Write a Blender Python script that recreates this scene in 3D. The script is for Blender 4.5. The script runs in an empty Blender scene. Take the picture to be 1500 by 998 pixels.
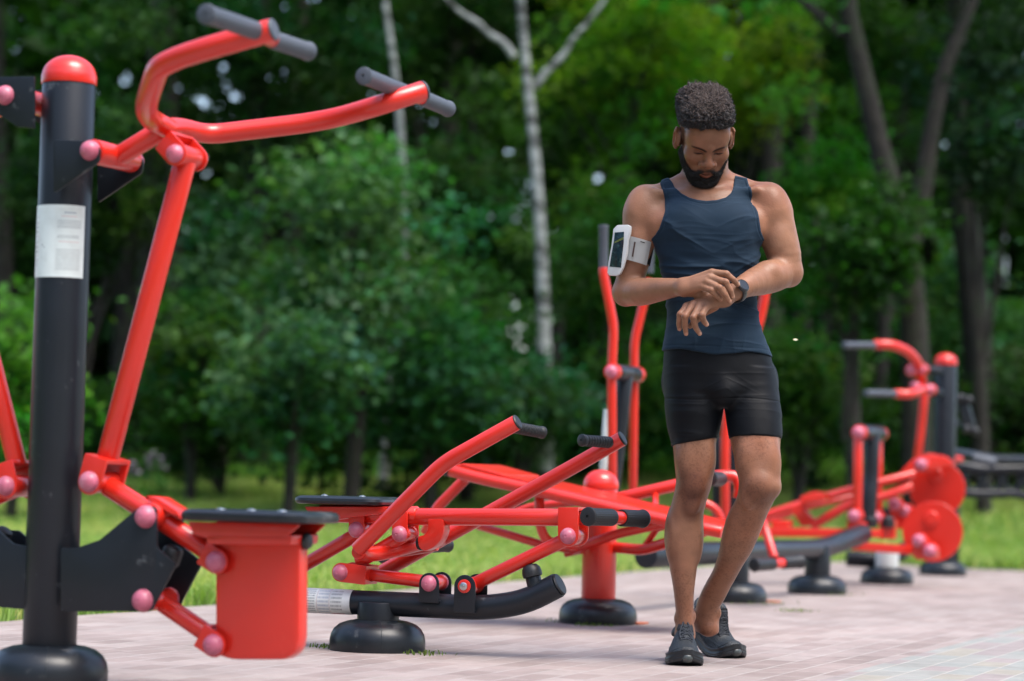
import bpy, bmesh, math, random
import numpy as np
from mathutils import Vector, Matrix

rng = np.random.default_rng(7)
random.seed(7)
scene = bpy.context.scene
COL = bpy.data.collections.new('park'); scene.collection.children.link(COL)

# ------------------------------------------------------------------ camera
CAM_H = 0.547
FPX = 3541.0                      # focal length in pixels of the 1500 px wide photograph
PITCH = math.atan((702 - 499) / FPX)
ROLL = 0.0244
RC = (Matrix.Rotation(math.pi/2 + PITCH, 3, 'X') @ Matrix.Rotation(ROLL, 3, 'Z'))
RCn = np.array(RC)
cam_d = bpy.data.cameras.new('camera'); cam = bpy.data.objects.new('camera', cam_d); COL.objects.link(cam)
cam.matrix_world = Matrix.Translation((0, 0, CAM_H)) @ RC.to_4x4()
cam_d.sensor_width = 36; cam_d.lens = FPX * 36 / 1500
cam_d.clip_end = 2000; cam_d.clip_start = 0.05
cam_d.dof.use_dof = True; cam_d.dof.focus_distance = 7.38; cam_d.dof.aperture_fstop = 1.95
scene.camera = cam

def ray(u, v):
    return Vector(RCn @ np.array([(u - 750) / FPX, (499 - v) / FPX, -1.0]))
def P(u, v, Y):
    """point of the place seen at (u, v) of the photograph, at distance Y down the view axis"""
    d = ray(u, v); t = Y / d.y
    return Vector((d.x*t, Y, CAM_H + d.z*t))
def PZ(u, v, z):
    d = ray(u, v); t = (z - CAM_H) / d.z
    return Vector((d.x*t, d.y*t, z))
def GY(u, v, Y=None):
    return PZ(u, v, 0.0)

# ------------------------------------------------------------------ materials
MATS = {}
def mat(name, col, rough=0.5, metal=0.0, bump=0.0, bscale=60, spec=0.5, var=0.0, vscale=8, coat=0.0, sss=0.0,
        attr=None, transl=0.0, stain=None, stscale=20, strange=(0.6, 0.72), objvar=0.0, bdist=0.002):
    if name in MATS: return MATS[name]
    m = bpy.data.materials.new(name); m.use_nodes = True
    nt = m.node_tree; N = nt.nodes; L = nt.links
    b = N['Principled BSDF']
    b.inputs['Roughness'].default_value = rough
    b.inputs['Metallic'].default_value = metal
    b.inputs['Specular IOR Level'].default_value = spec
    b.inputs['Coat Weight'].default_value = coat
    b.inputs['Coat Roughness'].default_value = 0.15
    tc = N.new('ShaderNodeTexCoord')
    colout = None
    rgb = N.new('ShaderNodeRGB'); rgb.outputs[0].default_value = (*col, 1); colout = rgb.outputs[0]
    if attr:
        a = N.new('ShaderNodeAttribute'); a.attribute_name = attr
        mx = N.new('ShaderNodeMix'); mx.data_type = 'RGBA'; mx.blend_type = 'MULTIPLY'; mx.inputs[0].default_value = 1
        L.new(colout, mx.inputs[6]); L.new(a.outputs['Color'], mx.inputs[7]); colout = mx.outputs[2]
    if var > 0:
        n = N.new('ShaderNodeTexNoise'); n.inputs['Scale'].default_value = vscale; n.inputs['Detail'].default_value = 5
        L.new(tc.outputs['Object'], n.inputs['Vector'])
        mr = N.new('ShaderNodeMapRange'); mr.inputs[1].default_value = .3; mr.inputs[2].default_value = .7
        mr.inputs[3].default_value = 1 - var; mr.inputs[4].default_value = 1 + var
        L.new(n.outputs['Fac'], mr.inputs[0])
        mx = N.new('ShaderNodeVectorMath'); mx.operation = 'SCALE'
        L.new(colout, mx.inputs[0]); L.new(mr.outputs[0], mx.inputs['Scale']); colout = mx.outputs[0]
    if objvar > 0:
        oi = N.new('ShaderNodeObjectInfo')
        hs = N.new('ShaderNodeHueSaturation')
        m1 = N.new('ShaderNodeMapRange'); m1.inputs[3].default_value = .5 - .04*objvar; m1.inputs[4].default_value = .5 + .03*objvar
        L.new(oi.outputs['Random'], m1.inputs[0]); L.new(m1.outputs[0], hs.inputs['Hue'])
        L.new(colout, hs.inputs['Color']); colout = hs.outputs[0]
    if stain:
        n = N.new('ShaderNodeTexNoise'); n.inputs['Scale'].default_value = stscale; n.inputs['Detail'].default_value = 8
        n.inputs['Roughness'].default_value = .65
        L.new(tc.outputs['Object'], n.inputs['Vector'])
        mr = N.new('ShaderNodeMapRange'); mr.inputs[1].default_value = strange[0]; mr.inputs[2].default_value = strange[1]
        L.new(n.outputs['Fac'], mr.inputs[0])
        mx = N.new('ShaderNodeMix'); mx.data_type = 'RGBA'
        L.new(mr.outputs[0], mx.inputs[0]); L.new(colout, mx.inputs[6]); mx.inputs[7].default_value = (*stain, 1)
        colout = mx.outputs[2]
    if name == 'red_paint':      # small scuffs and chips
        n = N.new('ShaderNodeTexNoise'); n.inputs['Scale'].default_value = 38; n.inputs['Detail'].default_value = 9; n.inputs['Roughness'].default_value = .75
        L.new(tc.outputs['Object'], n.inputs['Vector'])
        mr = N.new('ShaderNodeMapRange'); mr.inputs[1].default_value = .69; mr.inputs[2].default_value = .74; mr.inputs[4].default_value = .7
        L.new(n.outputs['Fac'], mr.inputs[0])
        mx = N.new('ShaderNodeMix'); mx.data_type = 'RGBA'
        L.new(mr.outputs[0], mx.inputs[0]); L.new(colout, mx.inputs[6]); mx.inputs[7].default_value = (.42, .16, .13, 1); colout = mx.outputs[2]
    L.new(colout, b.inputs['Base Color'])
    if sss > 0:
        b.inputs['Subsurface Weight'].default_value = sss
        b.inputs['Subsurface Radius'].default_value = (1, .35, .2)
        b.inputs['Subsurface Scale'].default_value = .008
    if bump > 0:
        n = N.new('ShaderNodeTexNoise'); n.inputs['Scale'].default_value = bscale; n.inputs['Detail'].default_value = 4
        L.new(tc.outputs['Object'], n.inputs['Vector'])
        bp = N.new('ShaderNodeBump'); bp.inputs['Strength'].default_value = bump; bp.inputs['Distance'].default_value = bdist
        L.new(n.outputs['Fac'], bp.inputs['Height']); L.new(bp.outputs[0], b.inputs['Normal'])
    if transl > 0:
        out = N['Material Output']
        tr = N.new('ShaderNodeBsdfTranslucent'); ms = N.new('ShaderNodeMixShader'); ms.inputs[0].default_value = transl
        sc_ = N.new('ShaderNodeVectorMath'); sc_.operation = 'MULTIPLY'; sc_.inputs[1].default_value = (1.5, 1.7, .6)
        L.new(colout, sc_.inputs[0]); L.new(sc_.outputs[0], tr.inputs['Color'])
        L.new(b.outputs[0], ms.inputs[1]); L.new(tr.outputs[0], ms.inputs[2]); L.new(ms.outputs[0], out.inputs['Surface'])
    MATS[name] = m
    return m

RED = lambda: mat('red_paint', (.60, .019, .009), rough=.30, coat=.3, bump=.04, bscale=40, var=.05, vscale=5,
                  stain=(.68, .07, .05), stscale=9, strange=(.62, .9))
REDF = RED
BLK = lambda: mat('charcoal_paint', (.009, .012, .017), rough=.38, spec=.34, coat=.04, bump=.05, bscale=150, var=.15, vscale=6,
                  stain=(.13, .14, .15), stscale=20, strange=(.63, .79))
BASEM = lambda: mat('black_plastic_base', (.009, .012, .016), rough=.34, spec=.4, bump=.05, bscale=60, var=.25, vscale=7,
                    stain=(.12, .12, .12), stscale=14, strange=(.60, .78))
RUB = lambda: mat('black_rubber', (.009, .010, .012), rough=.5, bump=.1, bscale=200)
GREYR = lambda: mat('grey_rubber', (.060, .070, .088), rough=.55, bump=.12, bscale=260, var=.08)
PINK = lambda: mat('faded_pink_plastic', (.46, .11, .17), rough=.36, var=.15, vscale=40, stain=(.52, .22, .28), stscale=25, strange=(.5, .8))
PINKR = lambda: mat('faded_red_plastic', (.62, .055, .09), rough=.35, var=.12, vscale=40)
STEEL = lambda: mat('steel', (.5, .5, .5), rough=.3, metal=1)
PAPER = lambda: None

# ------------------------------------------------------------------ object helpers
def finish(name, bm_or_me, m, parent=None, smooth=True, angle=38):
    if isinstance(bm_or_me, bmesh.types.BMesh):
        me = bpy.data.meshes.new(name); bm_or_me.normal_update(); bm_or_me.to_mesh(me); bm_or_me.free()
    else: me = bm_or_me
    o = bpy.data.objects.new(name, me); COL.objects.link(o)
    if m: me.materials.append(m)
    if smooth:
        me.shade_smooth()
        if angle and len(me.polygons) < 60000:
            try: me.set_sharp_from_angle(angle=math.radians(angle))
            except Exception: pass
    if parent: setparent(o, parent)
    return o
def setparent(o, parent):
    o.parent = parent
    pm = Matrix.Identity(4); q = parent
    while q is not None:
        pm = q.matrix_basis if q.parent is None else pm
        q = q.parent
    # all parts are modelled in place; roots may sit away from the origin
    root = parent
    while root.parent is not None: root = root.parent
    if parent is root: o.matrix_parent_inverse = root.matrix_basis.inverted()
def tag(o, label=None, cat=None, group=None, kind=None):
    if label: o['label'] = label
    if cat: o['category'] = cat
    if group: o['group'] = group
    if kind: o['kind'] = kind
    return o
def empty(name, loc, label=None, cat=None, group=None):
    o = bpy.data.objects.new(name, None); COL.objects.link(o); o.location = loc; o.empty_display_size = .1
    return tag(o, label, cat, group)
def meshdata(name, verts, faces):
    me = bpy.data.meshes.new(name)
    verts = np.asarray(verts, dtype=np.float32); faces = np.asarray(faces, dtype=np.int32)
    n = faces.shape[1]
    me.vertices.add(len(verts)); me.vertices.foreach_set('co', verts.ravel())
    me.loops.add(faces.size); me.loops.foreach_set('vertex_index', faces.ravel())
    me.polygons.add(len(faces)); me.polygons.foreach_set('loop_start', np.arange(0, faces.size, n, dtype=np.int32))
    try: me.polygons.foreach_set('loop_total', np.full(len(faces), n, dtype=np.int32))
    except Exception: pass
    me.update(calc_edges=True)
    return me

def basis(d):
    d = d.normalized()
    a = Vector((0, 0, 1)) if abs(d.z) < .9 else Vector((1, 0, 0))
    x = d.cross(a).normalized(); y = d.cross(x).normalized()
    return x, y, d
def ring(bm, c, x, y, r, n, ry=None):
    ry = ry or r
    return [bm.verts.new(c + x*(r*math.cos(2*math.pi*i/n)) + y*(ry*math.sin(2*math.pi*i/n))) for i in range(n)]
def bridge(bm, a, b):
    n = len(a)
    for i in range(n):
        j = (i+1) % n
        try: bm.faces.new((a[i], a[j], b[j], b[i]))
        except ValueError: pass
def fillet(pts, rad):
    """round the corners of a polyline"""
    if len(pts) < 3 or rad <= 0: return [Vector(p) for p in pts]
    out = [Vector(pts[0])]
    for i in range(1, len(pts)-1):
        a, p, b = Vector(pts[i-1]), Vector(pts[i]), Vector(pts[i+1])
        da, db = (a-p), (b-p)
        k = min(rad, da.length*.48, db.length*.48)
        s, e = p + da.normalized()*k, p + db.normalized()*k
        for t in (0, .17, .34, .5, .66, .83, 1):
            out.append(s*(1-t)**2 + p*2*t*(1-t) + e*t*t)
    out.append(Vector(pts[-1]))
    return out
def add_tube(bm, pts, r, n=20, fil=0.06, bevel=0.003, cap=True):
    pts = fillet(pts, fil)
    rs = r if isinstance(r, (list, tuple)) else None
    m = len(pts)
    # parallel transport frames
    d0 = (pts[1]-pts[0]).normalized(); x, y, _ = basis(d0)
    prev = None; first = last = None
    seq = []
    for i, p in enumerate(pts):
        if i == 0: t = (pts[1]-pts[0]).normalized()
        elif i == m-1: t = (pts[-1]-pts[-2]).normalized()
        else: t = ((pts[i+1]-p).normalized() + (p-pts[i-1]).normalized()).normalized()
        x = (x - t*x.dot(t)).normalized(); y = t.cross(x).normalized()
        rr = r if rs is None else rs[0] + (rs[1]-rs[0])*i/(m-1)
        seq.append((p, x.copy(), y.copy(), rr, t))
    def end(k, sgn):
        p, x, y, rr, t = seq[k]
        b = min(bevel, rr*.5)
        return [(p - t*sgn*b*0, x, y, rr)]
    rings = []
    p, x, y, rr, t = seq[0]
    if cap:
        b = min(bevel, rr*.6)
        rings.append(ring(bm, p, x, y, rr-b, n)); rings.append(ring(bm, p + t*b*.35, x, y, rr-b*.3, n)); p0 = p + t*b
        rings.append(ring(bm, p0, x, y, rr, n))
    else: rings.append(ring(bm, p, x, y, rr, n))
    for (p, x, y, rr, t) in seq[1:-1]: rings.append(ring(bm, p, x, y, rr, n))
    p, x, y, rr, t = seq[-1]
    if cap:
        b = min(bevel, rr*.6)
        rings.append(ring(bm, p - t*b, x, y, rr, n)); rings.append(ring(bm, p - t*b*.35, x, y, rr-b*.3, n)); rings.append(ring(bm, p, x, y, rr-b, n))
    else: rings.append(ring(bm, p, x, y, rr, n))
    for a, b in zip(rings, rings[1:]): bridge(bm, a, b)
    if cap:
        bm.faces.new(list(reversed(rings[0]))); bm.faces.new(rings[-1])
    return bm
def tube(name, pts, r, m, parent=None, **k):
    bm = bmesh.new(); add_tube(bm, pts, r, **k); bmesh.ops.recalc_face_normals(bm, faces=bm.faces)
    return finish(name, bm, m, parent)
def add_lathe(bm, c, prof, n=40, axis=None):
    """prof: list of (radius, height) along the axis"""
    x, y, d = basis(axis or Vector((0, 0, 1)))
    rings = []
    for r, h in prof:
        rings.append(ring(bm, c + d*h, x, y, max(r, 1e-4), n))
    for a, b in zip(rings, rings[1:]): bridge(bm, a, b)
    bm.faces.new(rings[0]); bm.faces.new(rings[-1])
    return bm
def lathe(name, c, prof, m, parent=None, axis=None, n=40):
    bm = bmesh.new(); add_lathe(bm, Vector(c), prof, n, axis); bmesh.ops.recalc_face_normals(bm, faces=bm.faces)
    return finish(name, bm, m, parent, angle=32)
def knob(name, c, r, axis, m, parent):
    """domed bolt cap: c = seat of the dome, axis = outward"""
    prof = [(r*.80, -r*.55), (r*.99, -r*.35), (r*1.0, -r*.02), (r*.965, r*.035), (r*.945, r*.03)]
    prof += [(r*.95*math.cos(a), r*.03 + r*.80*math.sin(a)) for a in [math.radians(x) for x in (10, 24, 38, 52, 66, 76)]] + [(r*.16, r*.83), (r*.13, r*.80), (r*.02, r*.80)]
    return lathe(name, c, prof, m, parent, axis=axis, n=24)
def add_prism(bm, poly, nrm, th, bevel=0.004, round_=0.0):
    """closed polygon (3-D points in a plane), extruded th along nrm, centred"""
    poly = [Vector(p) for p in poly]
    if round_ > 0:
        q = []
        n = len(poly)
        for i in range(n):
            a, p, b = poly[i-1], poly[i], poly[(i+1) % n]
            k = min(round_, (a-p).length*.45, (b-p).length*.45)
            s, e = p + (a-p).normalized()*k, p + (b-p).normalized()*k
            for t in (0, .25, .5, .75, 1): q.append(s*(1-t)**2 + p*2*t*(1-t) + e*t*t)
        poly = q
    nrm = nrm.normalized()
    g = bmesh.new()
    a = [g.verts.new(p - nrm*th/2) for p in poly]; b = [g.verts.new(p + nrm*th/2) for p in poly]
    g.faces.new(a); g.faces.new(list(reversed(b)))
    n = len(a)
    for i in range(n): g.faces.new((a[i], b[i], b[(i+1) % n], a[(i+1) % n]))
    bmesh.ops.recalc_face_normals(g, faces=g.faces)
    if bevel > 0:
        ed = [e for e in g.edges if len(e.link_faces) == 2 and e.calc_face_angle(0) > .6]
        bmesh.ops.bevel(g, geom=ed, offset=min(bevel, th*.4), segments=2, profile=.6, affect='EDGES')
    me = bpy.data.meshes.new('tmp'); g.to_mesh(me); g.free(); bm.from_mesh(me); bpy.data.meshes.remove(me)
    return bm
def prism(name, poly, nrm, th, m, parent=None, bevel=.004, round_=0.0):
    bm = bmesh.new(); add_prism(bm, poly, nrm, th, bevel, round_)
    return finish(name, bm, m, parent)
class Rig:
    """vertical working plane through a machine's base; M(u,v,off) puts a traced point on it"""
    def __init__(s, base, alpha=22.0):
        a = math.radians(alpha); s.o = Vector(base); s.d = Vector((math.cos(a), -math.sin(a), 0)); s.n = Vector((math.sin(a), math.cos(a), 0))
    def __call__(s, u, v, off=0.0):
        d = ray(u, v); c = Vector((0, 0, CAM_H))
        t = (s.o + s.n*off - c).dot(s.n) / d.dot(s.n)
        return c + d*t
# ------------------------------------------------------------------ implicit surfaces (bodies, cloth, shoes)
import openvdb
class Field:
    def __init__(s, lo, hi, h, big=0.05):
        s.lo = np.array(lo, dtype=np.float64); s.h = h
        s.n = np.ceil((np.array(hi) - s.lo) / h).astype(int) + 1
        s.big = big
        s.a = np.full(tuple(s.n), big, dtype=np.float32)
        s.ax = [(s.lo[i] + h*np.arange(s.n[i])).astype(np.float32) for i in range(3)]
    def sl(s, lo, hi):
        i0 = np.clip(np.floor((np.array(lo) - s.lo) / s.h).astype(int), 0, s.n)
        i1 = np.clip(np.ceil((np.array(hi) - s.lo) / s.h).astype(int) + 1, 0, s.n)
        return tuple(slice(a, b) for a, b in zip(i0, i1))
    def grid(s, q):
        return s.ax[0][q[0]][:, None, None], s.ax[1][q[1]][None, :, None], s.ax[2][q[2]][None, None, :]
    def op(s, fn, lo, hi, k=0.01, mode='add', pad=None):
        pad = pad if pad is not None else max(k, .004) * 1.6 + .012
        q = s.sl(np.array(lo) - pad, np.array(hi) + pad)
        if any(x.stop <= x.start for x in q): return
        X, Y, Z = s.grid(q)
        d = fn(X, Y, Z).astype(np.float32)
        cur = s.a[q]
        if mode == 'add':
            if k <= 0: s.a[q] = np.minimum(cur, d)
            else:
                h = np.maximum(k - np.abs(cur - d), 0) / k
                s.a[q] = np.minimum(cur, d) - h*h*k*.25
        elif mode == 'sub':
            h = np.maximum(k - np.abs(cur + d), 0) / max(k, 1e-6)
            s.a[q] = np.maximum(cur, -d) + h*h*k*.25
        elif mode == 'and':
            s.a[q] = np.maximum(cur, d)
    def cap(s, a, b, r1, r2=None, k=.01, mode='add'):
        a = np.array(a, dtype=np.float64); b = np.array(b, dtype=np.float64); r2 = r1 if r2 is None else r2
        ab = b - a; L2 = float(ab @ ab) + 1e-12; R = max(r1, r2)
        def f(X, Y, Z):
            x, y, z = X-a[0], Y-a[1], Z-a[2]
            t = np.clip((x*ab[0] + y*ab[1] + z*ab[2]) / L2, 0, 1)
            return np.sqrt((x-t*ab[0])**2 + (y-t*ab[1])**2 + (z-t*ab[2])**2) - (r1 + (r2-r1)*t)
        s.op(f, np.minimum(a, b)-R, np.maximum(a, b)+R, k, mode)
    def chain(s, pts, rs, k=.008, mode='add', sub=True):
        pts = np.array(pts, dtype=np.float64); rs = np.array(rs, dtype=np.float64)
        if len(pts) > 2 and sub:
            L = np.concatenate([[0], np.cumsum(np.linalg.norm(np.diff(pts, axis=0), axis=1))])
            t = np.concatenate([np.linspace(L[i], L[i+1], 4)[:-1] for i in range(len(L)-1)] + [[L[-1]]])
            pts = np.stack([smooth_interp(t, L, pts[:, j]) for j in range(3)], 1); rs = smooth_interp(t, L, rs)
        def f(X, Y, Z):
            out = None
            for i in range(len(pts)-1):
                a, b, r1, r2 = pts[i], pts[i+1], rs[i], rs[i+1]
                ab = b-a; L2 = float(ab @ ab) + 1e-12
                x, y, z = X-a[0], Y-a[1], Z-a[2]
                t = np.clip((x*ab[0] + y*ab[1] + z*ab[2]) / L2, 0, 1)
                d = np.sqrt((x-t*ab[0])**2 + (y-t*ab[1])**2 + (z-t*ab[2])**2) - (r1 + (r2-r1)*t)
                if out is None: out = d
                else:
                    h = np.maximum(.002-np.abs(out-d), 0)/.002; out = np.minimum(out, d) - h*h*.0005*0
            return out
        s.op(f, (pts-rs[:, None]).min(0), (pts+rs[:, None]).max(0), k, mode)
    def fan(s, segs, k=.01, soft=.006):
        A = np.array([q[0] for q in segs]); Bq = np.array([q[1] for q in segs]); R = max(max(q[2], q[3]) for q in segs)
        def f(X, Y, Z):
            out = None
            for a, b, r1, r2 in segs:
                a = np.asarray(a); b = np.asarray(b); ab = b-a; L2 = float(ab @ ab) + 1e-12
                x, y, z = X-a[0], Y-a[1], Z-a[2]; t = np.clip((x*ab[0] + y*ab[1] + z*ab[2]) / L2, 0, 1)
                d = np.sqrt((x-t*ab[0])**2 + (y-t*ab[1])**2 + (z-t*ab[2])**2) - (r1 + (r2-r1)*t)
                if out is None: out = d
                else:
                    h = np.maximum(soft*t-np.abs(out-d), 0)/(soft*t+1e-6); out = np.minimum(out, d) - h*h*soft*t*.25
            return out
        s.op(f, np.minimum(A.min(0), Bq.min(0))-R, np.maximum(A.max(0), Bq.max(0))+R, k)
    def ell(s, c, r, k=.01, mode='add', R=None):
        c = np.array(c, dtype=np.float64); r = np.array(r, dtype=np.float64)
        R = np.eye(3) if R is None else np.array(R)     # columns = local axes in world
        ext = np.sqrt(((R * r[None, :])**2).sum(1))
        def f(X, Y, Z):
            x, y, z = X-c[0], Y-c[1], Z-c[2]
            k0 = 0; k1 = 0
            for i in range(3):
                q = x*R[0, i] + y*R[1, i] + z*R[2, i]
                k0 = k0 + (q/r[i])**2; k1 = k1 + (q/r[i]**2)**2
            k0 = np.sqrt(k0); k1 = np.sqrt(k1) + 1e-9
            return k0*(k0-1)/k1
        s.op(f, c-ext, c+ext, k, mode)
    def loft(s, rows, k=.01, expo=2.0, capr=.01, mode='add', fac=None):
        """rows: (z, cx, cy, a, b) -- stacked oval sections"""
        rows = sorted(rows); T = np.array(rows, dtype=np.float64)
        z0, z1 = T[0, 0], T[-1, 0]
        lo = [(T[:, 1]-T[:, 3]).min(), (T[:, 2]-T[:, 4]).min(), z0]; hi = [(T[:, 1]+T[:, 3]).max(), (T[:, 2]+T[:, 4]).max(), z1]
        def f(X, Y, Z):
            z = Z.ravel()
            cx, cy, a, b = [smooth_interp(z, T[:, 0], T[:, i])[None, None, :].astype(np.float32) for i in (1, 2, 3, 4)]
            x, y = X-cx, Y-cy
            if expo == 2.0: r = np.sqrt((x/a)**2 + (y/b)**2) + 1e-6
            else: r = (np.abs(x/a)**expo + np.abs(y/b)**expo)**(1/expo) + 1e-6
            rho = np.sqrt(x*x + y*y)
            d = rho - rho/r
            d = np.where(rho < 1e-4, -np.minimum(a, b), d)
            e = np.maximum(Z - z1, z0 - Z)
            return np.where(e > 0, np.sqrt(np.maximum(d, 0)**2 + e*e), np.maximum(d, e))
        s.op(f, lo, hi, k, mode)
    def mesh(s, name, iso=0.0, keep=None):
        g = openvdb.FloatGrid(s.big)
        g.copyFromArray(np.ascontiguousarray(s.a), tolerance=0.0)
        pts, tris, quads = g.convertToPolygons(iso, 0.0)
        pts = np.asarray(pts, dtype=np.float64) * s.h + s.lo
        quads = np.asarray(quads); 
        return pts, quads
def smooth_interp(x, xp, fp):
    """monotone cubic (Catmull-like) interpolation"""
    n = len(xp)
    m = np.zeros(n); d = np.diff(fp)/np.diff(xp)
    m[1:-1] = (d[:-1]+d[1:])/2; m[0] = d[0]; m[-1] = d[-1]
    bad = np.zeros(n, bool); bad[1:-1] = d[:-1]*d[1:] <= 0
    m[bad] = 0
    x = np.clip(x, xp[0], xp[-1]); i = np.clip(np.searchsorted(xp, x)-1, 0, n-2)
    h = xp[i+1]-xp[i]; t = (x-xp[i])/h
    return ((2*t**3-3*t**2+1)*fp[i] + (t**3-2*t**2+t)*h*m[i] + (-2*t**3+3*t**2)*fp[i+1] + (t**3-t**2)*h*m[i+1])
def biggest(pts, quads):
    """keep the largest connected piece"""
    n = len(pts); lab = np.arange(n)
    e = np.concatenate([quads[:, [0, 1]], quads[:, [1, 2]], quads[:, [2, 3]], quads[:, [3, 0]]])
    for _ in range(400):
        m = np.minimum(lab[e[:, 0]], lab[e[:, 1]])
        new = lab.copy(); np.minimum.at(new, e[:, 0], m); np.minimum.at(new, e[:, 1], m); new = new[new]
        if (new == lab).all(): break
        lab = new
    u, c = np.unique(lab, return_counts=True); k = u[np.argmax(c)]
    keep = lab == k; idx = np.cumsum(keep)-1
    q = quads[keep[quads[:, 0]]]
    return pts[keep], idx[q]
def relax(pts, quads, n=2, f=.5):
    e = np.concatenate([quads[:, [0, 1]], quads[:, [1, 2]], quads[:, [2, 3]], quads[:, [3, 0]]])
    for _ in range(n):
        s = np.zeros_like(pts); c = np.zeros(len(pts))
        for j in range(3):
            s[:, j] = np.bincount(e[:, 0], pts[e[:, 1], j], len(pts)) + np.bincount(e[:, 1], pts[e[:, 0], j], len(pts))
        c = np.bincount(e.ravel(), minlength=len(pts))
        pts = pts + f*(s/c[:, None] - pts)
    return pts
def normals(pts, quads):
    a, b, c, d = [pts[quads[:, i]] for i in range(4)]
    fn = np.cross(c-a, d-b)
    vn = np.zeros_like(pts)
    for i in range(4):
        for j in range(3): vn[:, j] += np.bincount(quads[:, i], fn[:, j], len(pts))
    return vn / (np.linalg.norm(vn, axis=1)[:, None] + 1e-12)
# cheap smooth value noise on points
_tab = np.random.default_rng(3).random(4096).astype(np.float64)
def vnoise(p, scale=1.0, seed=0):
    p = p*scale + seed*17.31
    i = np.floor(p).astype(np.int64); f = p - i; f = f*f*(3-2*f)
    def h(dx, dy, dz):
        q = (i[:, 0]+dx)*73856093 ^ (i[:, 1]+dy)*19349663 ^ (i[:, 2]+dz)*83492791
        return _tab[q & 4095]
    x, y, z = f[:, 0], f[:, 1], f[:, 2]
    c00 = h(0,0,0)*(1-x)+h(1,0,0)*x; c10 = h(0,1,0)*(1-x)+h(1,1,0)*x
    c01 = h(0,0,1)*(1-x)+h(1,0,1)*x; c11 = h(0,1,1)*(1-x)+h(1,1,1)*x
    return ((c00*(1-y)+c10*y)*(1-z) + (c01*(1-y)+c11*y)*z)*2-1
def sdf_object(name, pts, quads, m, parent, color=None):
    vn = normals(pts, quads)
    me = meshdata(name, pts, quads)
    if color is not None:
        at = me.color_attributes.new('tint', 'FLOAT_COLOR', 'POINT')
        c = np.ones((len(pts), 4), dtype=np.float32); c[:, :3] = color
        at.data.foreach_set('color', c.ravel())
    o = finish(name, me, m, parent, angle=None)
    return o
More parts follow.
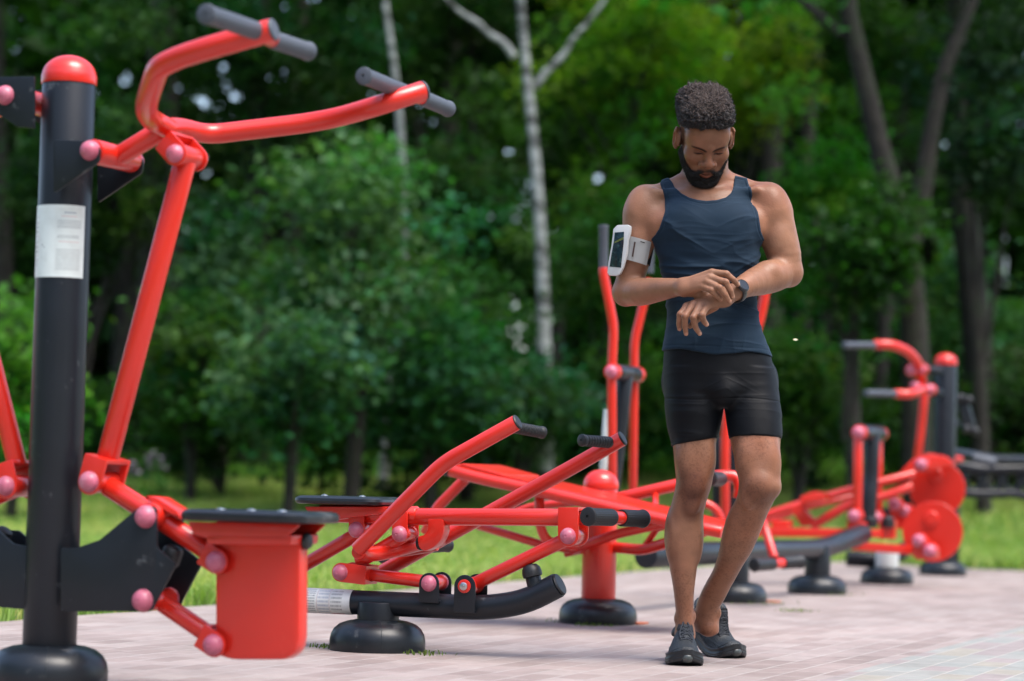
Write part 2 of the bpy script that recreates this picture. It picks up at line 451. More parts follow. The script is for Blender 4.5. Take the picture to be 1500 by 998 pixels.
# ------------------------------------------------------------------ the man
PY = 7.42
def W(u, v, dy=0.0): return np.array(P(u, v, PY + dy))
def build_person():
    H_ = 0.0025
    lo = [W(884, 500)[0], PY-.36, -0.01]; hi = [W(1190, 500)[0], PY+.33, 1.82]
    F = Field(lo, hi, H_)
    S = 1/477.0
    def rows(tab, grow=0.0, gy=0.0):
        out = []
        for v, ul, ur, dy, hd in tab:
            a, b = W(ul, v, dy), W(ur, v, dy)
            out.append(((a[2]+b[2])/2, (a[0]+b[0])/2, PY+dy, (b[0]-a[0])/2 + grow, hd + grow + gy))
        return out
    TORSO = [(266, 998, 1073, .025, .05), (276, 985, 1084, .02, .068), (288, 972, 1098, .012, .084), (305, 962, 1106, .008, .098),
             (330, 957, 1112, .0, .112), (350, 959, 1111, -.002, .117), (368, 963, 1109, -.002, .113), (385, 968, 1107, 0, .106), (410, 974, 1105, 0, .099),
             (435, 978, 1105, 0, .096), (470, 979, 1110, 0, .099), (500, 977, 1118, .005, .106), (522, 974, 1127, .01, .112),
             (548, 974, 1133, .012, .118), (572, 976, 1138, .012, .118), (584, 979, 1139, .012, .104)]
    LEGL = [(540, 976, 1054, .008, .098), (575, 975, 1057, .004, .1), (600, 976, 1057, 0, .1), (625, 979, 1053, -.003, .094), (650, 985, 1049, -.006, .086),
            (680, 988, 1046, -.012, .076), (700, 990, 1044, -.018, .070), (715, 989, 1041, -.018, .067), (733, 985, 1035, -.008, .060),
            (755, 979, 1030, .008, .060), (783, 976, 1027, .018, .064), (810, 978, 1024, .016, .058), (832, 981, 1021, .012, .051),
            (855, 985, 1018, .014, .044), (878, 988, 1016, .020, .038), (900, 990, 1016, .026, .035), (918, 990, 1017, .028, .036), (934, 991, 1017, .024, .036)]
    LEGR = [(540, 1057, 1132, .008, .098), (575, 1061, 1138, -.005, .1), (600, 1064, 1142, -.025, .1), (625, 1067, 1143, -.045, .096), (645, 1070, 1143, -.06, .090),
            (665, 1074, 1142, -.075, .082), (685, 1078, 1142, -.092, .074), (702, 1082, 1142, -.104, .068), (716, 1082, 1141, -.108, .064), (730, 1079, 1135, -.098, .060),
            (753, 1067, 1124, -.058, .060), (783, 1058, 1112, -.01, .062), (809, 1053, 1100, .032, .058), (832, 1046, 1086, .068, .05),
            (855, 1034, 1073, .104, .042), (878, 1023, 1061, .136, .036), (893, 1019, 1053, .155, .036), (910, 1018, 1052, .17, .038), (925, 1020, 1052, .172, .038)]
    F.loft(rows(TORSO), k=0.0, expo=2.35)
    F.loft(rows(LEGL), k=.018, expo=2.1)
    F.loft(rows(LEGR), k=.018, expo=2.1)
    # pelvis, glutes, groin
    F.ell(W(1012, 560, .075), (.085, .07, .09), .03); F.ell(W(1098, 560, .07), (.085, .07, .09), .03)
    F.ell(W(1060, 574, -.085), (.034, .036, .044), .03)
    # chest
    for u in (1003, 1066):
        F.ell(W(u, 326, -.075), (.072, .040, .052), .035)
    F.ell(W(1035, 420, -.078), (.05, .025, .12), .03)
    # shoulders and neck
    F.cap(W(1034, 236, -.012), W(1034, 292, .03), .060, .066, .02)
    F.cap(W(1012, 266, .035), W(948, 293, .012), .034, .034, .035)
    F.cap(W(1056, 264, .035), W(1120, 289, .012), .034, .036, .035)
    F.cap(W(1028, 288, -.052), W(960, 282, -.035), .010, .011, .018)      # collar bones
    F.cap(W(1042, 288, -.052), W(1108, 279, -.035), .010, .011, .018)
    for s in (-1, 1): F.cap(W(1034+s*26, 236, .0), W(1034+s*7, 287, -.045), .012, .009, .016)
    F.ell(W(943, 309, .0), (.060, .062, .078), .03)
    F.ell(W(1127, 306, .0), (.064, .064, .080), .03)
    F.ell(W(962, 330, -.03), (.036, .045, .05), .03); F.ell(W(1108, 330, -.03), (.036, .045, .05), .03)
    # arms: his right (left in the picture)
    F.chain([W(939, 318, .0), W(934, 352, .0), W(927, 390, .006), W(921, 422, .015)], [.054, .0505, .047, .043], .02)
    F.ell(W(936, 362, -.018), (.034, .036, .075), .02)
    F.chain([W(921, 428, .012), W(938, 428, -.045), W(962, 425, -.10), W(984, 422, -.16), W(1002, 420.5, -.205)], [.0425, .0425, .037, .030, .0235], .018)
    F.ell(W(913, 430, .02), (.03, .03, .034), .02)
    # his left
    F.chain([W(1134, 316, .0), W(1141, 345, -.002), W(1148, 372, -.004), W(1151, 394, .0)], [.058, .0555, .053, .047], .02)
    F.ell(W(1137, 352, -.022), (.036, .04, .06), .02)
    F.chain([W(1151, 397, .0), W(1134, 404, -.045), W(1115, 410, -.09), W(1096, 417, -.15), W(1079, 426, -.20)], [.046, .050, .047, .0375, .028], .018)
    F.ell(W(1158, 402, .0), (.034, .034, .036), .02)
    # ---- his left hand, back to the viewer, drooping
    wl = W(1079, 426, -.20)
    mc = [W(1006, 449, -.212), W(1016, 446, -.226), W(1026, 446, -.236), W(1036, 448, -.240)]
    F.cap(wl, W(1058, 436, -.213), .027, .025, .012)
    F.fan([(W(1062, 434 + i*1.6, -.209 - .002*i), m_, .0225, .0118) for i, m_ in enumerate(mc)], .016)
    fl = [[mc[0], W(996.5, 461, -.226), W(995, 474, -.218), W(995.5, 482, -.208)],
          [mc[1], W(1003.5, 464, -.246), W(1003.5, 479, -.236), W(1005, 489, -.226)],
          [mc[2], W(1015.5, 465.5, -.262), W(1019, 480, -.25), W(1025, 489, -.24)],
          [mc[3], W(1028, 462, -.268), W(1031, 470.5, -.256), W(1035, 475.5, -.247)]]
    for f in fl:
        F.chain(f, [.0112, .0098, .0088, .0074], .005, sub=False)
        F.ell(f[1], (.0102, .0102, .0098), .004)
    F.chain([W(1046, 448, -.20), W(1031, 458, -.19), W(1019, 470, -.195), W(1011, 478, -.20)], [.017, .013, .011, .0085], .008)
    # ---- his right hand over the watch
    mr_ = [W(1043, 399.5, -.246), W(1040, 407, -.255), W(1035, 413, -.257), W(1029, 420, -.252)]
    F.fan([(W(1001, 417.5 + i*2.2, -.205 - .002*i), m_, .0190, .0118) for i, m_ in enumerate(mr_)], .018)
    F.chain([W(1004, 424, -.2), W(1026, 430, -.212), W(1046, 432, -.19), W(1064, 430, -.168)], [.02, .015, .011, .009], .01)
    fr = [[mr_[0], W(1064, 401.5, -.262), W(1074.5, 410, -.258), W(1080.5, 417, -.244)],
          [mr_[1], W(1063, 413.5, -.276), W(1070, 426, -.272), W(1073, 435, -.258)],
          [mr_[2], W(1054, 422, -.280), W(1063, 433, -.276), W(1068.5, 442, -.262)],
          [mr_[3], W(1042, 425.5, -.272), W(1050, 433, -.268), W(1055.5, 438.5, -.256)]]
    for f in fr:
        F.chain(f, [.0112, .0098, .0088, .0074], .004, sub=False)
        F.ell(f[1], (.0104, .0102, .0098), .004)
    F.ell(W(986, 785, .012), (.018, .05, .06), .03); F.ell(W(1020, 792, .02), (.016, .05, .055), .03)
    F.ell(W(1140, 350, -.034), (.030, .028, .052), .012); F.ell(W(931, 352, -.022), (.026, .026, .045), .014)
    F.ell(W(1127, 398, -.082), (.034, .034, .030), .02)
    # knees
    F.ell(W(1016, 706, -.062), (.034, .026, .036), .022); F.ell(W(1013, 738, -.055), (.022, .016, .03), .02)
    F.ell(W(1113, 712, -.152), (.036, .026, .036), .022); F.ell(W(1096, 732, -.14), (.018, .014, .028), .02)
    F.ell(W(1133, 714, -.115), (.02, .035, .026), .02)
    for u, v, dy in ((1005, 670, -.06), (1034, 672, -.055)): F.ell(W(u, v, dy), (.026, .03, .05), .03)
    for u, v, dy in ((1092, 672, -.125), (1128, 674, -.12)): F.ell(W(u, v, dy), (.026, .03, .05), .03)
    # ankle bones and insides of the shoes
    F.ell(W(992, 906, .028), (.009, .012, .014), .012); F.ell(W(1015, 903, .028), (.009, .012, .014), .012)
    F.ell(W(1020, 900, .165), (.012, .014, .016), .012); F.ell(W(1051, 898, .155), (.012, .014, .016), .012)
    F.cap(W(1003, 930, .03), W(1003.5, 940, .01), .027, .024, .02)
    F.cap(W(1034, 910, .165), W(1038, 920, .15), .034, .028, .02)
    # ---- head
    hc = W(1031.5, 203, -.055)
    bow, yaw, tilt = math.radians(41.5), math.radians(6), math.radians(-1.5)
    Rh = Matrix.Rotation(tilt, 3, 'Y') @ Matrix.Rotation(yaw, 3, 'Z') @ Matrix.Rotation(bow, 3, 'X')
    Rn = np.array(Rh)
    # local (x, f, z) -> world: x right, f forward = -Y, z up
    B = Rn @ np.array([[1, 0, 0], [0, -1, 0], [0, 0, 1.0]])
    def HL(x, f, z): return hc + B @ np.array([x, f, z])
    def he(x, f, z, r, k, mode='add', rot=None):
        R = B if rot is None else B @ np.array(rot)
        F.ell(HL(x, f, z), r, k, mode, R=R)
    he(0, -.018, .050, (.0775, .098, .082), .02)
    he(0, .036, -.022, (.0645, .060, .082), .03)
    he(0, .055, .045, (.062, .040, .050), .03)
    he(0, -.05, -.03, (.058, .05, .06), .03)
    F.cap(HL(0, -.045, -.05), W(1034, 262, .02), .052, .058, .03)
    for s in (-1, 1):
        F.cap(HL(s*.054, .008, -.04), HL(s*.026, .066, -.098), .019, .017, .02)
        he(s*.046, .062, -.016, (.022, .022, .02), .02)
        F.cap(HL(s*.012, .0885, .024), HL(s*.040, .078, .031), .0085, .008, .012)
        he(s*.031, .097, .005, (.0175, .0135, .0105), .008, 'sub')
        he(s*.031, .0745, .005, (.0165, .0145, .0125), .004)
        F.cap(HL(s*.018, .0875, .0035), HL(s*.043, .081, .0025), .0018, .0014, .003)
        F.cap(HL(s*.0185, .100, -.030), HL(s*.016, .093, -.031), .0102, .0085, .006)
        he(s*.0085, .105, -.041, (.0042, .0055, .0035), .003, 'sub')
        # ears
        he(s*.0875, -.008, .002, (.0088, .021, .034), .008, rot=Matrix.Rotation(math.radians(-22*s), 3, 'Z'))
        he(s*.0955, .004, .004, (.0065, .012, .022), .004, 'sub', rot=Matrix.Rotation(math.radians(-28*s), 3, 'Z'))
        he(s*.085, .0, -.028, (.007, .009, .010), .006); he(s*.079, -.010, .0, (.012, .013, .026), .006); he(s*.0765, .004, .0, (.011, .014, .024), .006)
        # nasolabial
        F.cap(HL(s*.026, .090, -.038), HL(s*.034, .080, -.062), .003, .003, .008, 'sub')
        # frown
        F.cap(HL(s*.0055, .1, .014), HL(s*.008, .099, .036), .0034, .002, .005, 'sub')
    he(0, .0975, .028, (.010, .006, .010), .01)
    F.chain([HL(0, .0915, .018), HL(0, .0985, -.002), HL(0, .1095, -.021)], [.0085, .0095, .0125], .012)
    he(0, .1105, -.024, (.0150, .0125, .0115), .008)
    he(0, .076, -.066, (.034, .024, .026), .02)
    F.chain([HL(-.022, .089, -.0625), HL(-.008, .0985, -.0585), HL(0, .0990, -.0600), HL(.008, .0985, -.0585), HL(.022, .089, -.0625)], [.004, .0062, .0058, .0062, .004], .004)
    F.chain([HL(-.019, .089, -.067), HL(0, .0985, -.0725), HL(.019, .089, -.067)], [.004, .0080, .004], .004)
    F.chain([HL(-.023, .094, -.0650), HL(0, .1058, -.0655), HL(.023, .094, -.0650)], [.0013, .0015, .0013], .003, 'sub')
    he(0, .092, -.086, (.016, .006, .004), .008, 'sub')
    he(0, .074, -.104, (.022, .019, .018), .02)

    pts, quads = F.mesh('body'); pts, quads = biggest(pts, quads)
    pts = relax(pts, quads, 1, .35)
    # skin tints: lips, brows, knees, nails; shade painted into mouth line, nostrils, eye hollows
    n = len(pts); colr = np.ones((n, 3))
    nz = vnoise(pts, 22)*.5 + vnoise(pts, 60, 3)*.3 + vnoise(pts, 9, 5)*.4
    colr *= (1 + .17*nz)[:, None]; colr *= np.stack([1+.05*vnoise(pts, 12, 61), 1-.03*vnoise(pts, 12, 61), 1-.06*vnoise(pts, 12, 61)], 1)
    def paint(c, r, rgb, s=1.0):
        c = np.array(c); d = np.linalg.norm((pts-c)/np.array(r), axis=1)
        w = np.clip(1.35-d, 0, 1)*s; w = np.clip(w*1.6, 0, s)
        colr[:] = colr*(1-w[:, None]) + colr*np.array(rgb)*w[:, None]
    loc = (pts-hc) @ B            # head coordinates of every vertex
    inhead = (loc[:, 2] > -.14) & (pts[:, 2] > 1.36)
    def paintl(c, r, rgb, s=1.0):
        d = np.linalg.norm((loc-np.array(c))/np.array(r), axis=1)
        w = np.clip((1.25-d)*2.2, 0, 1)*s*inhead
        colr[:] = colr*(1-w[:, None]) + colr*np.array(rgb)*w[:, None]
    paintl((0, .099, -.059), (.022, .012, .005), (.62, .48, .52), .9)
    paintl((0, .099, -.072), (.019, .012, .0065), (.86, .58, .60), .9)
    paintl((0, .104, -.0655), (.024, .012, .0016), (.3, .25, .25), 1)
    for s in (-1, 1):
        for t in np.linspace(0, 1, 7):
            paintl((s*(.012+.036*t), .091-.014*t*t, .0195+.006*math.sin(t*2.2)), (.0062, .016, .0048), (.10, .09, .09), .95*(1-.25*t))
        paintl((s*.031, .09, .0028), (.0155, .014, .0030), (.10, .08, .08), .95)     # lashes
        paintl((s*.031, .09, .009), (.019, .014, .010), (.66, .58, .56), .8)
        paintl((s*.0085, .106, -.0395), (.0042, .006, .0035), (.3, .2, .2), .9)
        paintl((s*.092, .002, .004), (.008, .016, .022), (1.05, .80, .72), .6)
    # short dark stubble at the sides of the head, and over the jaw under the beard
    fade = np.clip((loc[:, 2]-.012 + .35*np.clip(-loc[:, 1]-.01, 0, .06))/.02, 0, 1)*np.clip((.012-loc[:, 1])/.008, 0, 1)*(np.abs(loc[:, 0]) > .045)*inhead*(np.abs(loc[:, 0]) < .0785)
    ax_ = np.abs(loc[:, 0]); temple = np.clip((ax_-.056)/.008, 0, 1)*np.clip((.050-loc[:, 1])/.014, 0, 1)*np.clip((loc[:, 2]+.03)/.02, 0, 1)*(ax_ < .0785)*inhead*.85
    fade = np.maximum(fade, temple)
    back = np.clip((-.02-loc[:, 1])/.02, 0, 1)*np.clip((loc[:, 2]+.05)/.02, 0, 1)*inhead*(np.abs(loc[:, 0]) < .078)
    w = np.maximum(fade, back)[:, None]*.8
    colr[:] = colr*(1-w) + np.array((.15, .11, .10))*w
    bd = beard_mask(loc)*inhead
    l2 = loc.copy(); l2[:, 2] -= .007; b2 = beard_mask(l2)*inhead*.35; bd = np.maximum(bd, b2)
    colr[:] = colr*(1-.85*bd[:, None]) + np.array((.10, .09, .10))*.85*bd[:, None]
    for q in fl:
        d = q[3]-q[2]; d /= np.linalg.norm(d); paint(q[3] + d*.002 + np.array((0, -.0062, 0)), (.0048, .005, .0062), (1.75, 1.85, 2.1), 1)
    for q in fr:
        d = q[3]-q[2]; d /= np.linalg.norm(d); paint(q[3] + d*.002 + np.array((.001, -.0058, .002)), (.0048, .005, .0058), (1.6, 1.65, 1.8), .9)
    for q in fl + fr:
        paint(q[1] + np.array((0, -.008, 0)), (.010, .006, .007), (.72, .66, .64), .6)
        paint(q[2] + np.array((0, -.008, 0)), (.008, .006, .005), (.80, .74, .72), .5)
    paint(W(1014, 710, -.075), (.042, .05, .050), (.52, .46, .48), .9); paint(W(1014, 742, -.06), (.030, .05, .042), (.50, .44, .46), .8)
    paint(W(1112, 722, -.15), (.045, .05, .045), (.62, .55, .55), .75)
    paint(W(916, 446, .03), (.03, .04, .02), (.75, .68, .66), .6)
    # lower legs are a little deeper brown than the arms
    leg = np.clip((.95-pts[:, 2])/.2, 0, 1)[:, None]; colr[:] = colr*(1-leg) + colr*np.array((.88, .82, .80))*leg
    hd = inhead[:, None]*np.clip((loc[:, 2]+.15)/.03, 0, 1)[:, None]; colr[:] = colr*(1-hd) + colr*np.array((.74, .68, .64))*hd  # head tinted darker: shade of the bowed face put into the skin
    hair_dots = (vnoise(pts, 300, 9) > .30) & (pts[:, 2] < .84) & (vnoise(pts, 14, 2) > -.35)
    colr[hair_dots] *= .80
    # veins and tendons on the hands / forearms, light muscle relief
    vn = normals(pts, quads)
    pts = pts + vn*(vnoise(pts, 34, 4)*.0005)[:, None]
    root = empty('person', (float(W(1035, 960)[0]), PY, 0), 'bearded man in dark tank top and black shorts, head bowed, hand on his watch', 'person')
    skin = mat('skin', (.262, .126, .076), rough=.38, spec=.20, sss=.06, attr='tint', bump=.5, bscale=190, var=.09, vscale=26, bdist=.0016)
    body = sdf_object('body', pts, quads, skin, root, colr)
    return root, F, (hc, B, HL), rows, TORSO, LEGL, LEGR

def beard_mask(l):
    """l: head coordinates; 1 where the beard grows"""
    x, f, z = np.abs(l[:, 0]), l[:, 1], l[:, 2]
    # lower edge of the cheek line runs from the sideburn to the corner of the mouth
    top = np.interp(x, [0, .020, .030, .045, .060, .069, .073, .078], [-.0500, -.0500, -.061, -.066, -.046, -.012, .030, .062])
    m = np.clip((top - z)/.006, 0, 1)
    lips = np.clip(((x/.0245)**2 + ((z+.0675)/.0125)**2 < 1)*1.0, 0, 1)*(f > .07)
    soul = (x < .030)*(x > .010)*(z > -.094)*(z < -.078)*0.35
    m = m*(1-lips)*(1-soul)*np.clip((f+.012)/.012, 0, 1)
    low = np.interp(f, [-.012, .01, .035, .06, .09, .12], [-.055, -.070, -.092, -.112, -.128, -.132])
    m *= np.clip((z-low)/.01, 0, 1)*(x < .0785)
    fmin = np.interp(z, [-.06, -.03, 0, .02, .05], [-.012, .006, .012, .010, .004]); m *= np.clip((np.interp(z, [-.02, 0, .03, .06], [.2, .040, .032, .026])-f)/.005, 0, 1)
    m *= np.clip((f-fmin)/.005, 0, 1)
    hh_ = .69*f - .72*z
    xl = np.interp(hh_, [.0, .06, .09, .11, .13, .142, .150, .156], [.082, .074, .062, .054, .045, .036, .024, .006])
    m *= np.clip((.155-hh_)/.005, 0, 1)
    m *= np.clip((xl-x)/.008, 0, 1)
    return m

def tufts(name, pos, dirs, length, width, m, parent, curl=.6, seed=1):
    """many tiny bent hair strips"""
    r = np.random.default_rng(seed); n = len(pos)
    d = dirs + r.normal(0, curl, dirs.shape); d /= np.linalg.norm(d, axis=1)[:, None]
    side = np.cross(d, r.normal(0, 1, d.shape)); side /= np.linalg.norm(side, axis=1)[:, None]
    bend = np.cross(side, d)
    L = (length*(.6+.8*r.random(n)))[:, None]; w = width
    V = []
    for k, t in enumerate((0, .35, .7, 1.0)):
        ang = t*2.6
        c = pos + d*L*np.sin(ang)/2.6*1.3 + bend*L*(1-np.cos(ang))/2.6
        ww = w*(1-.55*t)
        V += [c - side*ww, c + side*ww]
    V = np.stack(V, 1).reshape(-1, 3)
    b = (np.arange(n)*8)[:, None]
    q = np.array([[0, 1, 3, 2], [2, 3, 5, 4], [4, 5, 7, 6]])
    Fc = (b[:, None, :] + q[None]).reshape(-1, 4)
    return finish(name, meshdata(name, V, Fc), m, parent, angle=None)

def clothe(root, F, head, rows, TORSO, LEGL, LEGR):
    hc, B, HL = head
    # ---- tank top: the same body field a little outside the skin, cut by neckline, arm holes and hem
    H_ = .0025
    lo = [W(940, 500)[0], PY-.2, W(1000, 540)[2]]; hi = [W(1145, 500)[0], PY+.2, W(1000, 245)[2]]
    T = Field(lo, hi, H_)
    T.loft([(z, x, y, a + .006*max(0, (1.06-z)/.12)**1.0*0 + (.005 if z < W(1050, 495)[2] else 0), b + (.006 if z < W(1050, 495)[2] else 0)) for z, x, y, a, b in rows(TORSO, .005)], k=0, expo=2.35)
    for u in (1003, 1066): T.ell(W(u, 326, -.075), (.077, .045, .057), .035)
    T.ell(W(1035, 420, -.076), (.055, .028, .125), .03)
    T.cap(W(1012, 266, .035), W(948, 293, .012), .039, .039, .035)
    T.cap(W(1056, 264, .035), W(1120, 289, .012), .039, .041, .035)
    T.cap(W(1028, 288, -.052), W(960, 282, -.035), .0145, .0155, .018)
    T.cap(W(1042, 288, -.052), W(1108, 279, -.035), .0145, .0155, .018)
    T.cap(W(1034, 236, -.012), W(1034, 292, .03), .062, .070, .02)
    T.ell(W(962, 330, -.03), (.039, .048, .053), .03); T.ell(W(1108, 330, -.03), (.039, .048, .053), .03)
    T.ell(W(1012, 560, .075), (.09, .075, .095), .03); T.ell(W(1098, 560, .07), (.09, .075, .095), .03)
    zz = T.ax[2]; xx = T.ax[0]; yy = T.ax[1]
    # arm hole lines (photo columns per row), as world x per world z
    al = [(246, 976), (266, 968), (280, 971), (292, 973.5), (310, 973), (325, 968), (337, 964), (346, 958), (354, 950), (366, 930), (560, 930)]
    ar = [(246, 1096), (264, 1098), (286, 1103), (300, 1107), (312, 1110), (328, 1112), (340, 1114), (348, 1118), (356, 1126), (366, 1150), (560, 1150)]
    def line(tab):
        p = np.array([W(u, v, -.05) for v, u in tab]); o = np.argsort(p[:, 2]); return np.interp(zz, p[o, 2], p[o, 0])
    xl, xr = line(al), line(ar)
    neck = [(940, 262), (982, 254), (987, 262), (991, 273), (999, 282), (1010, 289), (1022, 293), (1035, 294.5), (1050, 293), (1063, 289), (1071, 282), (1076, 272), (1078, 262), (1080, 252), (1130, 262)]
    pn = np.array([W(u, v, -.08) for u, v in neck]); zn = np.interp(xx, pn[:, 0], pn[:, 2])
    X, Y, Z = xx[:, None, None], yy[None, :, None], zz[None, None, :]
    zback = np.minimum(zn + .035, W(1030, 262)[2])
    wb = np.clip((yy-(PY+.01))/.05, 0, 1)[None, :, None]
    ztop = zn[:, None, None]*(1-wb) + zback[:, None, None]*wb
    cut = np.maximum(np.maximum(xl[None, None, :]-X, X-xr[None, None, :]), (Z-ztop)*.9)
    hem = W(1050, 519)[2] + .010*np.clip(np.abs(X-W(1050, 519)[0])/.16, 0, 1)*0 + (X-W(1050, 519)[0])*-.02 + .006*np.sin(X*28)
    cut = np.maximum(cut, hem - Z)
    k = .004
    d = np.maximum(T.a, cut.astype(np.float32)); hh = np.maximum(k-np.abs(T.a-cut), 0)/k
    T.a = (d + hh*hh*k*.25).astype(np.float32)
    pts, quads = T.mesh('tank'); pts, quads = biggest(pts, quads); pts = relax(pts, quads, 1, .4)
    vn = normals(pts, quads)
    # folds of the jersey: stretched diagonals at the chest sides, soft horizontals over the belly
    x = (pts[:, 0]-W(1038, 400)[0]); z = pts[:, 2]-W(1038, 400)[2]; p2 = pts*1.0
    def folds(ang, fine, along, seed, pw=2.2):
        """irregular creases running along a direction in the front plane"""
        c_, s_ = math.cos(ang), math.sin(ang)
        warp = vnoise(pts, 6, seed+50)*.018 + vnoise(pts, 15, seed+60)*.006
        q = np.stack([(x*c_+z*s_)*along, pts[:, 1]*along, (-x*s_+z*c_+warp)*fine], 1)
        return (1-np.abs(vnoise(q, 1.0, seed)))**pw
    def g(cx, cz, sx, sz): return np.exp(-((x-cx)/sx)**2-((z-cz)/sz)**2)
    f1 = folds(-.12, 34, 3.2, 1, 5)*g(.02, .01, .2, .055)*.9
    f2 = folds(.10, 40, 4, 2, 5)*g(-.03, -.11, .2, .09)*.55
    f3 = folds(.42, 42, 4, 3, 4)*g(.12, .08, .065, .10) + folds(-.40, 42, 4, 4, 4)*g(-.12, .07, .075, .10)
    f4 = folds(-.2, 34, 4, 5, 5)*g(.10, -.13, .07, .09)*.8
    f5 = folds(1.45, 26, 5, 6, 4)*g(0, -.23, .2, .03)*.6 + folds(.05, 60, 7, 8, 3)*.16
    edge = np.clip((np.minimum.reduce([pts[:, 0]-np.interp(pts[:, 2], zz, xl), np.interp(pts[:, 2], zz, xr)-pts[:, 0], np.interp(pts[:, 0], xx, zn)-pts[:, 2]]))/.015, 0, 1)
    # binding around neckline and arm holes stands a little proud
    em = np.minimum.reduce([pts[:, 0]-np.interp(pts[:, 2], zz, xl), np.interp(pts[:, 2], zz, xr)-pts[:, 0], np.interp(pts[:, 0], xx, zn)-pts[:, 2]])
    bind = np.clip(1-np.abs(em-.0045)/.0045, 0, 1)**.5*.0014 - np.exp(-((em-.011)/.0016)**2)*.0012
    hz = pts[:, 2] - (W(1050, 519)[2] - .02*(pts[:, 0]-W(1050, 519)[0]))
    hemr = -np.exp(-((hz-.018)/.0016)**2)*.0014
    disp = .0002 + (f1*.0105 + f2*.009 + f3*.0105 + f4*.010 + f5*.006)*edge - .0012 + bind + hemr + vnoise(pts, 40, 5)*.0004
    pts = pts + vn*disp[:, None]
    jersey = mat('dark_blue_jersey', (.0095, .0225, .0400), rough=.8, spec=.15, bump=.5, bscale=420, var=.10, vscale=9, bdist=.0008)
    add_sheen(jersey, .12, (.45, .6, .8))
    sdf_object('tank_top', pts, quads, jersey, root)
    # ---- shorts
    lo = [W(955, 600)[0], PY-.22, W(1000, 672)[2]]; hi = [W(1160, 600)[0], PY+.22, W(1000, 500)[2]]
    Q = Field(lo, hi, H_)
    g = .004
    Q.loft(rows(TORSO, g), k=0, expo=2.35); Q.loft(rows(LEGL, g), k=.009, expo=2.1); Q.loft(rows(LEGR, g), k=.009, expo=2.1)
    Q.ell(W(1012, 560, .075), (.089, .074, .094), .03); Q.ell(W(1098, 560, .07), (.089, .074, .094), .03)
    Q.ell(W(1060, 574, -.085), (.038, .040, .048), .03)
    for u, v, dy in ((1005, 670, -.06), (1034, 672, -.055), (1092, 672, -.125), (1128, 674, -.12)): Q.ell(W(u, v, dy), (.029, .033, .053), .03)
    xx, zz = Q.ax[0], Q.ax[2]
    hemc = [(960, 652), (983, 654.5), (1000, 653), (1025, 649.5), (1049, 644), (1058, 644), (1069, 645), (1100, 643.5), (1125, 644.5), (1143, 646), (1160, 646)]
    ph = np.array([W(u, v, -.08) for u, v in hemc]); zh = np.interp(xx, ph[:, 0], ph[:, 2])
    yt = Q.ax[1][None, :, None]
    cut = np.maximum(zh[:, None, None] - zz[None, None, :] - .010*np.clip((yt-PY)/.1, -1, 1), zz[None, None, :] - W(1050, 508)[2])
    k = .003; d = np.maximum(Q.a, cut); hh = np.maximum(k-np.abs(Q.a-cut), 0)/k
    Q.a = (d + hh*hh*k*.25).astype(np.float32)
    pts, quads = Q.mesh('shorts'); pts, quads = biggest(pts, quads); pts = relax(pts, quads, 1, .4)
    vn = normals(pts, quads)
    zr = pts[:, 2] - np.interp(pts[:, 0], xx, zh)
    zs = W(1050, 586)[2]; dzs = pts[:, 2]-zs-.004*np.sin(pts[:, 0]*20)
    xc = W(1058, 580)[0]; x = pts[:, 0]-xc; z = pts[:, 2]-W(1058, 580)[2]
    w1 = vnoise(pts, 9, 21)
    disp = -np.exp(-((zr-.012)/.0015)**2)*.0016 - np.exp(-(dzs/.0018)**2)*.0016 + vnoise(pts, 30, 6)*.0005
    disp += (1-np.abs(vnoise(np.stack([x*8, pts[:, 1]*8, (z+np.abs(x)*.5)*40], 1), 1.0, 37)))**4*np.exp(-((np.abs(x)-.03)/.05)**2)*np.exp(-((z-.01)/.05)**2)*.0015
    q_ = np.stack([x*5, pts[:, 1]*5, (z+w1*.01)*46], 1); disp += (1-np.abs(vnoise(q_, 1.0, 31)))**4*np.clip(vnoise(pts, 9, 33)+.15, 0, 1)*.0030
    pts = pts + vn*disp[:, None]
    lycra = mat('black_stretch_fabric', (.0022, .0028, .0042), rough=.6, spec=.16, bump=.3, bscale=500, bdist=.0006, var=.1, vscale=12)
    add_sheen(lycra, .03, (.4, .5, .65))
    sdf_object('shorts', pts, quads, lycra, root)

    # ---- hair and beard
    Hh = Field(hc-.17, hc+.20, .0025)
    R = B
    def rb(X, Y, Z):
        x, y, z = X-hc[0], Y-hc[1], Z-hc[2]
        lx = x*B[0, 0]+y*B[1, 0]+z*B[2, 0]; lf = x*B[0, 1]+y*B[1, 1]+z*B[2, 1]; lz = x*B[0, 2]+y*B[1, 2]+z*B[2, 2]
        c = np.array((-.006, -.016, .070)); hs = np.array((.0870, .102, .078)); rr = .064
        tx = np.clip((lz-.05)/.07, 0, 1)           # flares a little upward
        sx = .885 + .105*tx; sf = .93 + .07*tx
        q = [np.abs(lx-c[0])/sx - (hs[0]-rr), np.abs(lf-c[1])/sf - (hs[1]-rr), np.abs(lz-c[2]) - (hs[2]-rr)]
        d = np.sqrt(sum(np.maximum(t, 0)**2 for t in q)) + np.minimum(np.maximum(np.maximum(q[0], q[1]), q[2]), 0) - rr
        # hairline: forehead edge, temples, then down behind the ears
        ax = np.abs(lx)
        hl = np.where(lf > .03, .087 + .0*ax, np.where(lf > -.02, .046 + (lf+.02)/.05*.041, .046 - np.clip((-.02-lf)/.05, 0, 1)*.085))
        hl = hl - np.clip((ax-.055)/.02, 0, 1)*np.clip(lf/.03, 0, 1)*.012
        return np.maximum(d, (hl - lz)*.85)
    Hh.op(rb, hc-.16, hc+.19, 0)
    pts, quads = Hh.mesh('hair'); pts, quads = biggest(pts, quads); pts = relax(pts, quads, 3, .5)
    vn = normals(pts, quads)
    l = (pts-hc) @ B
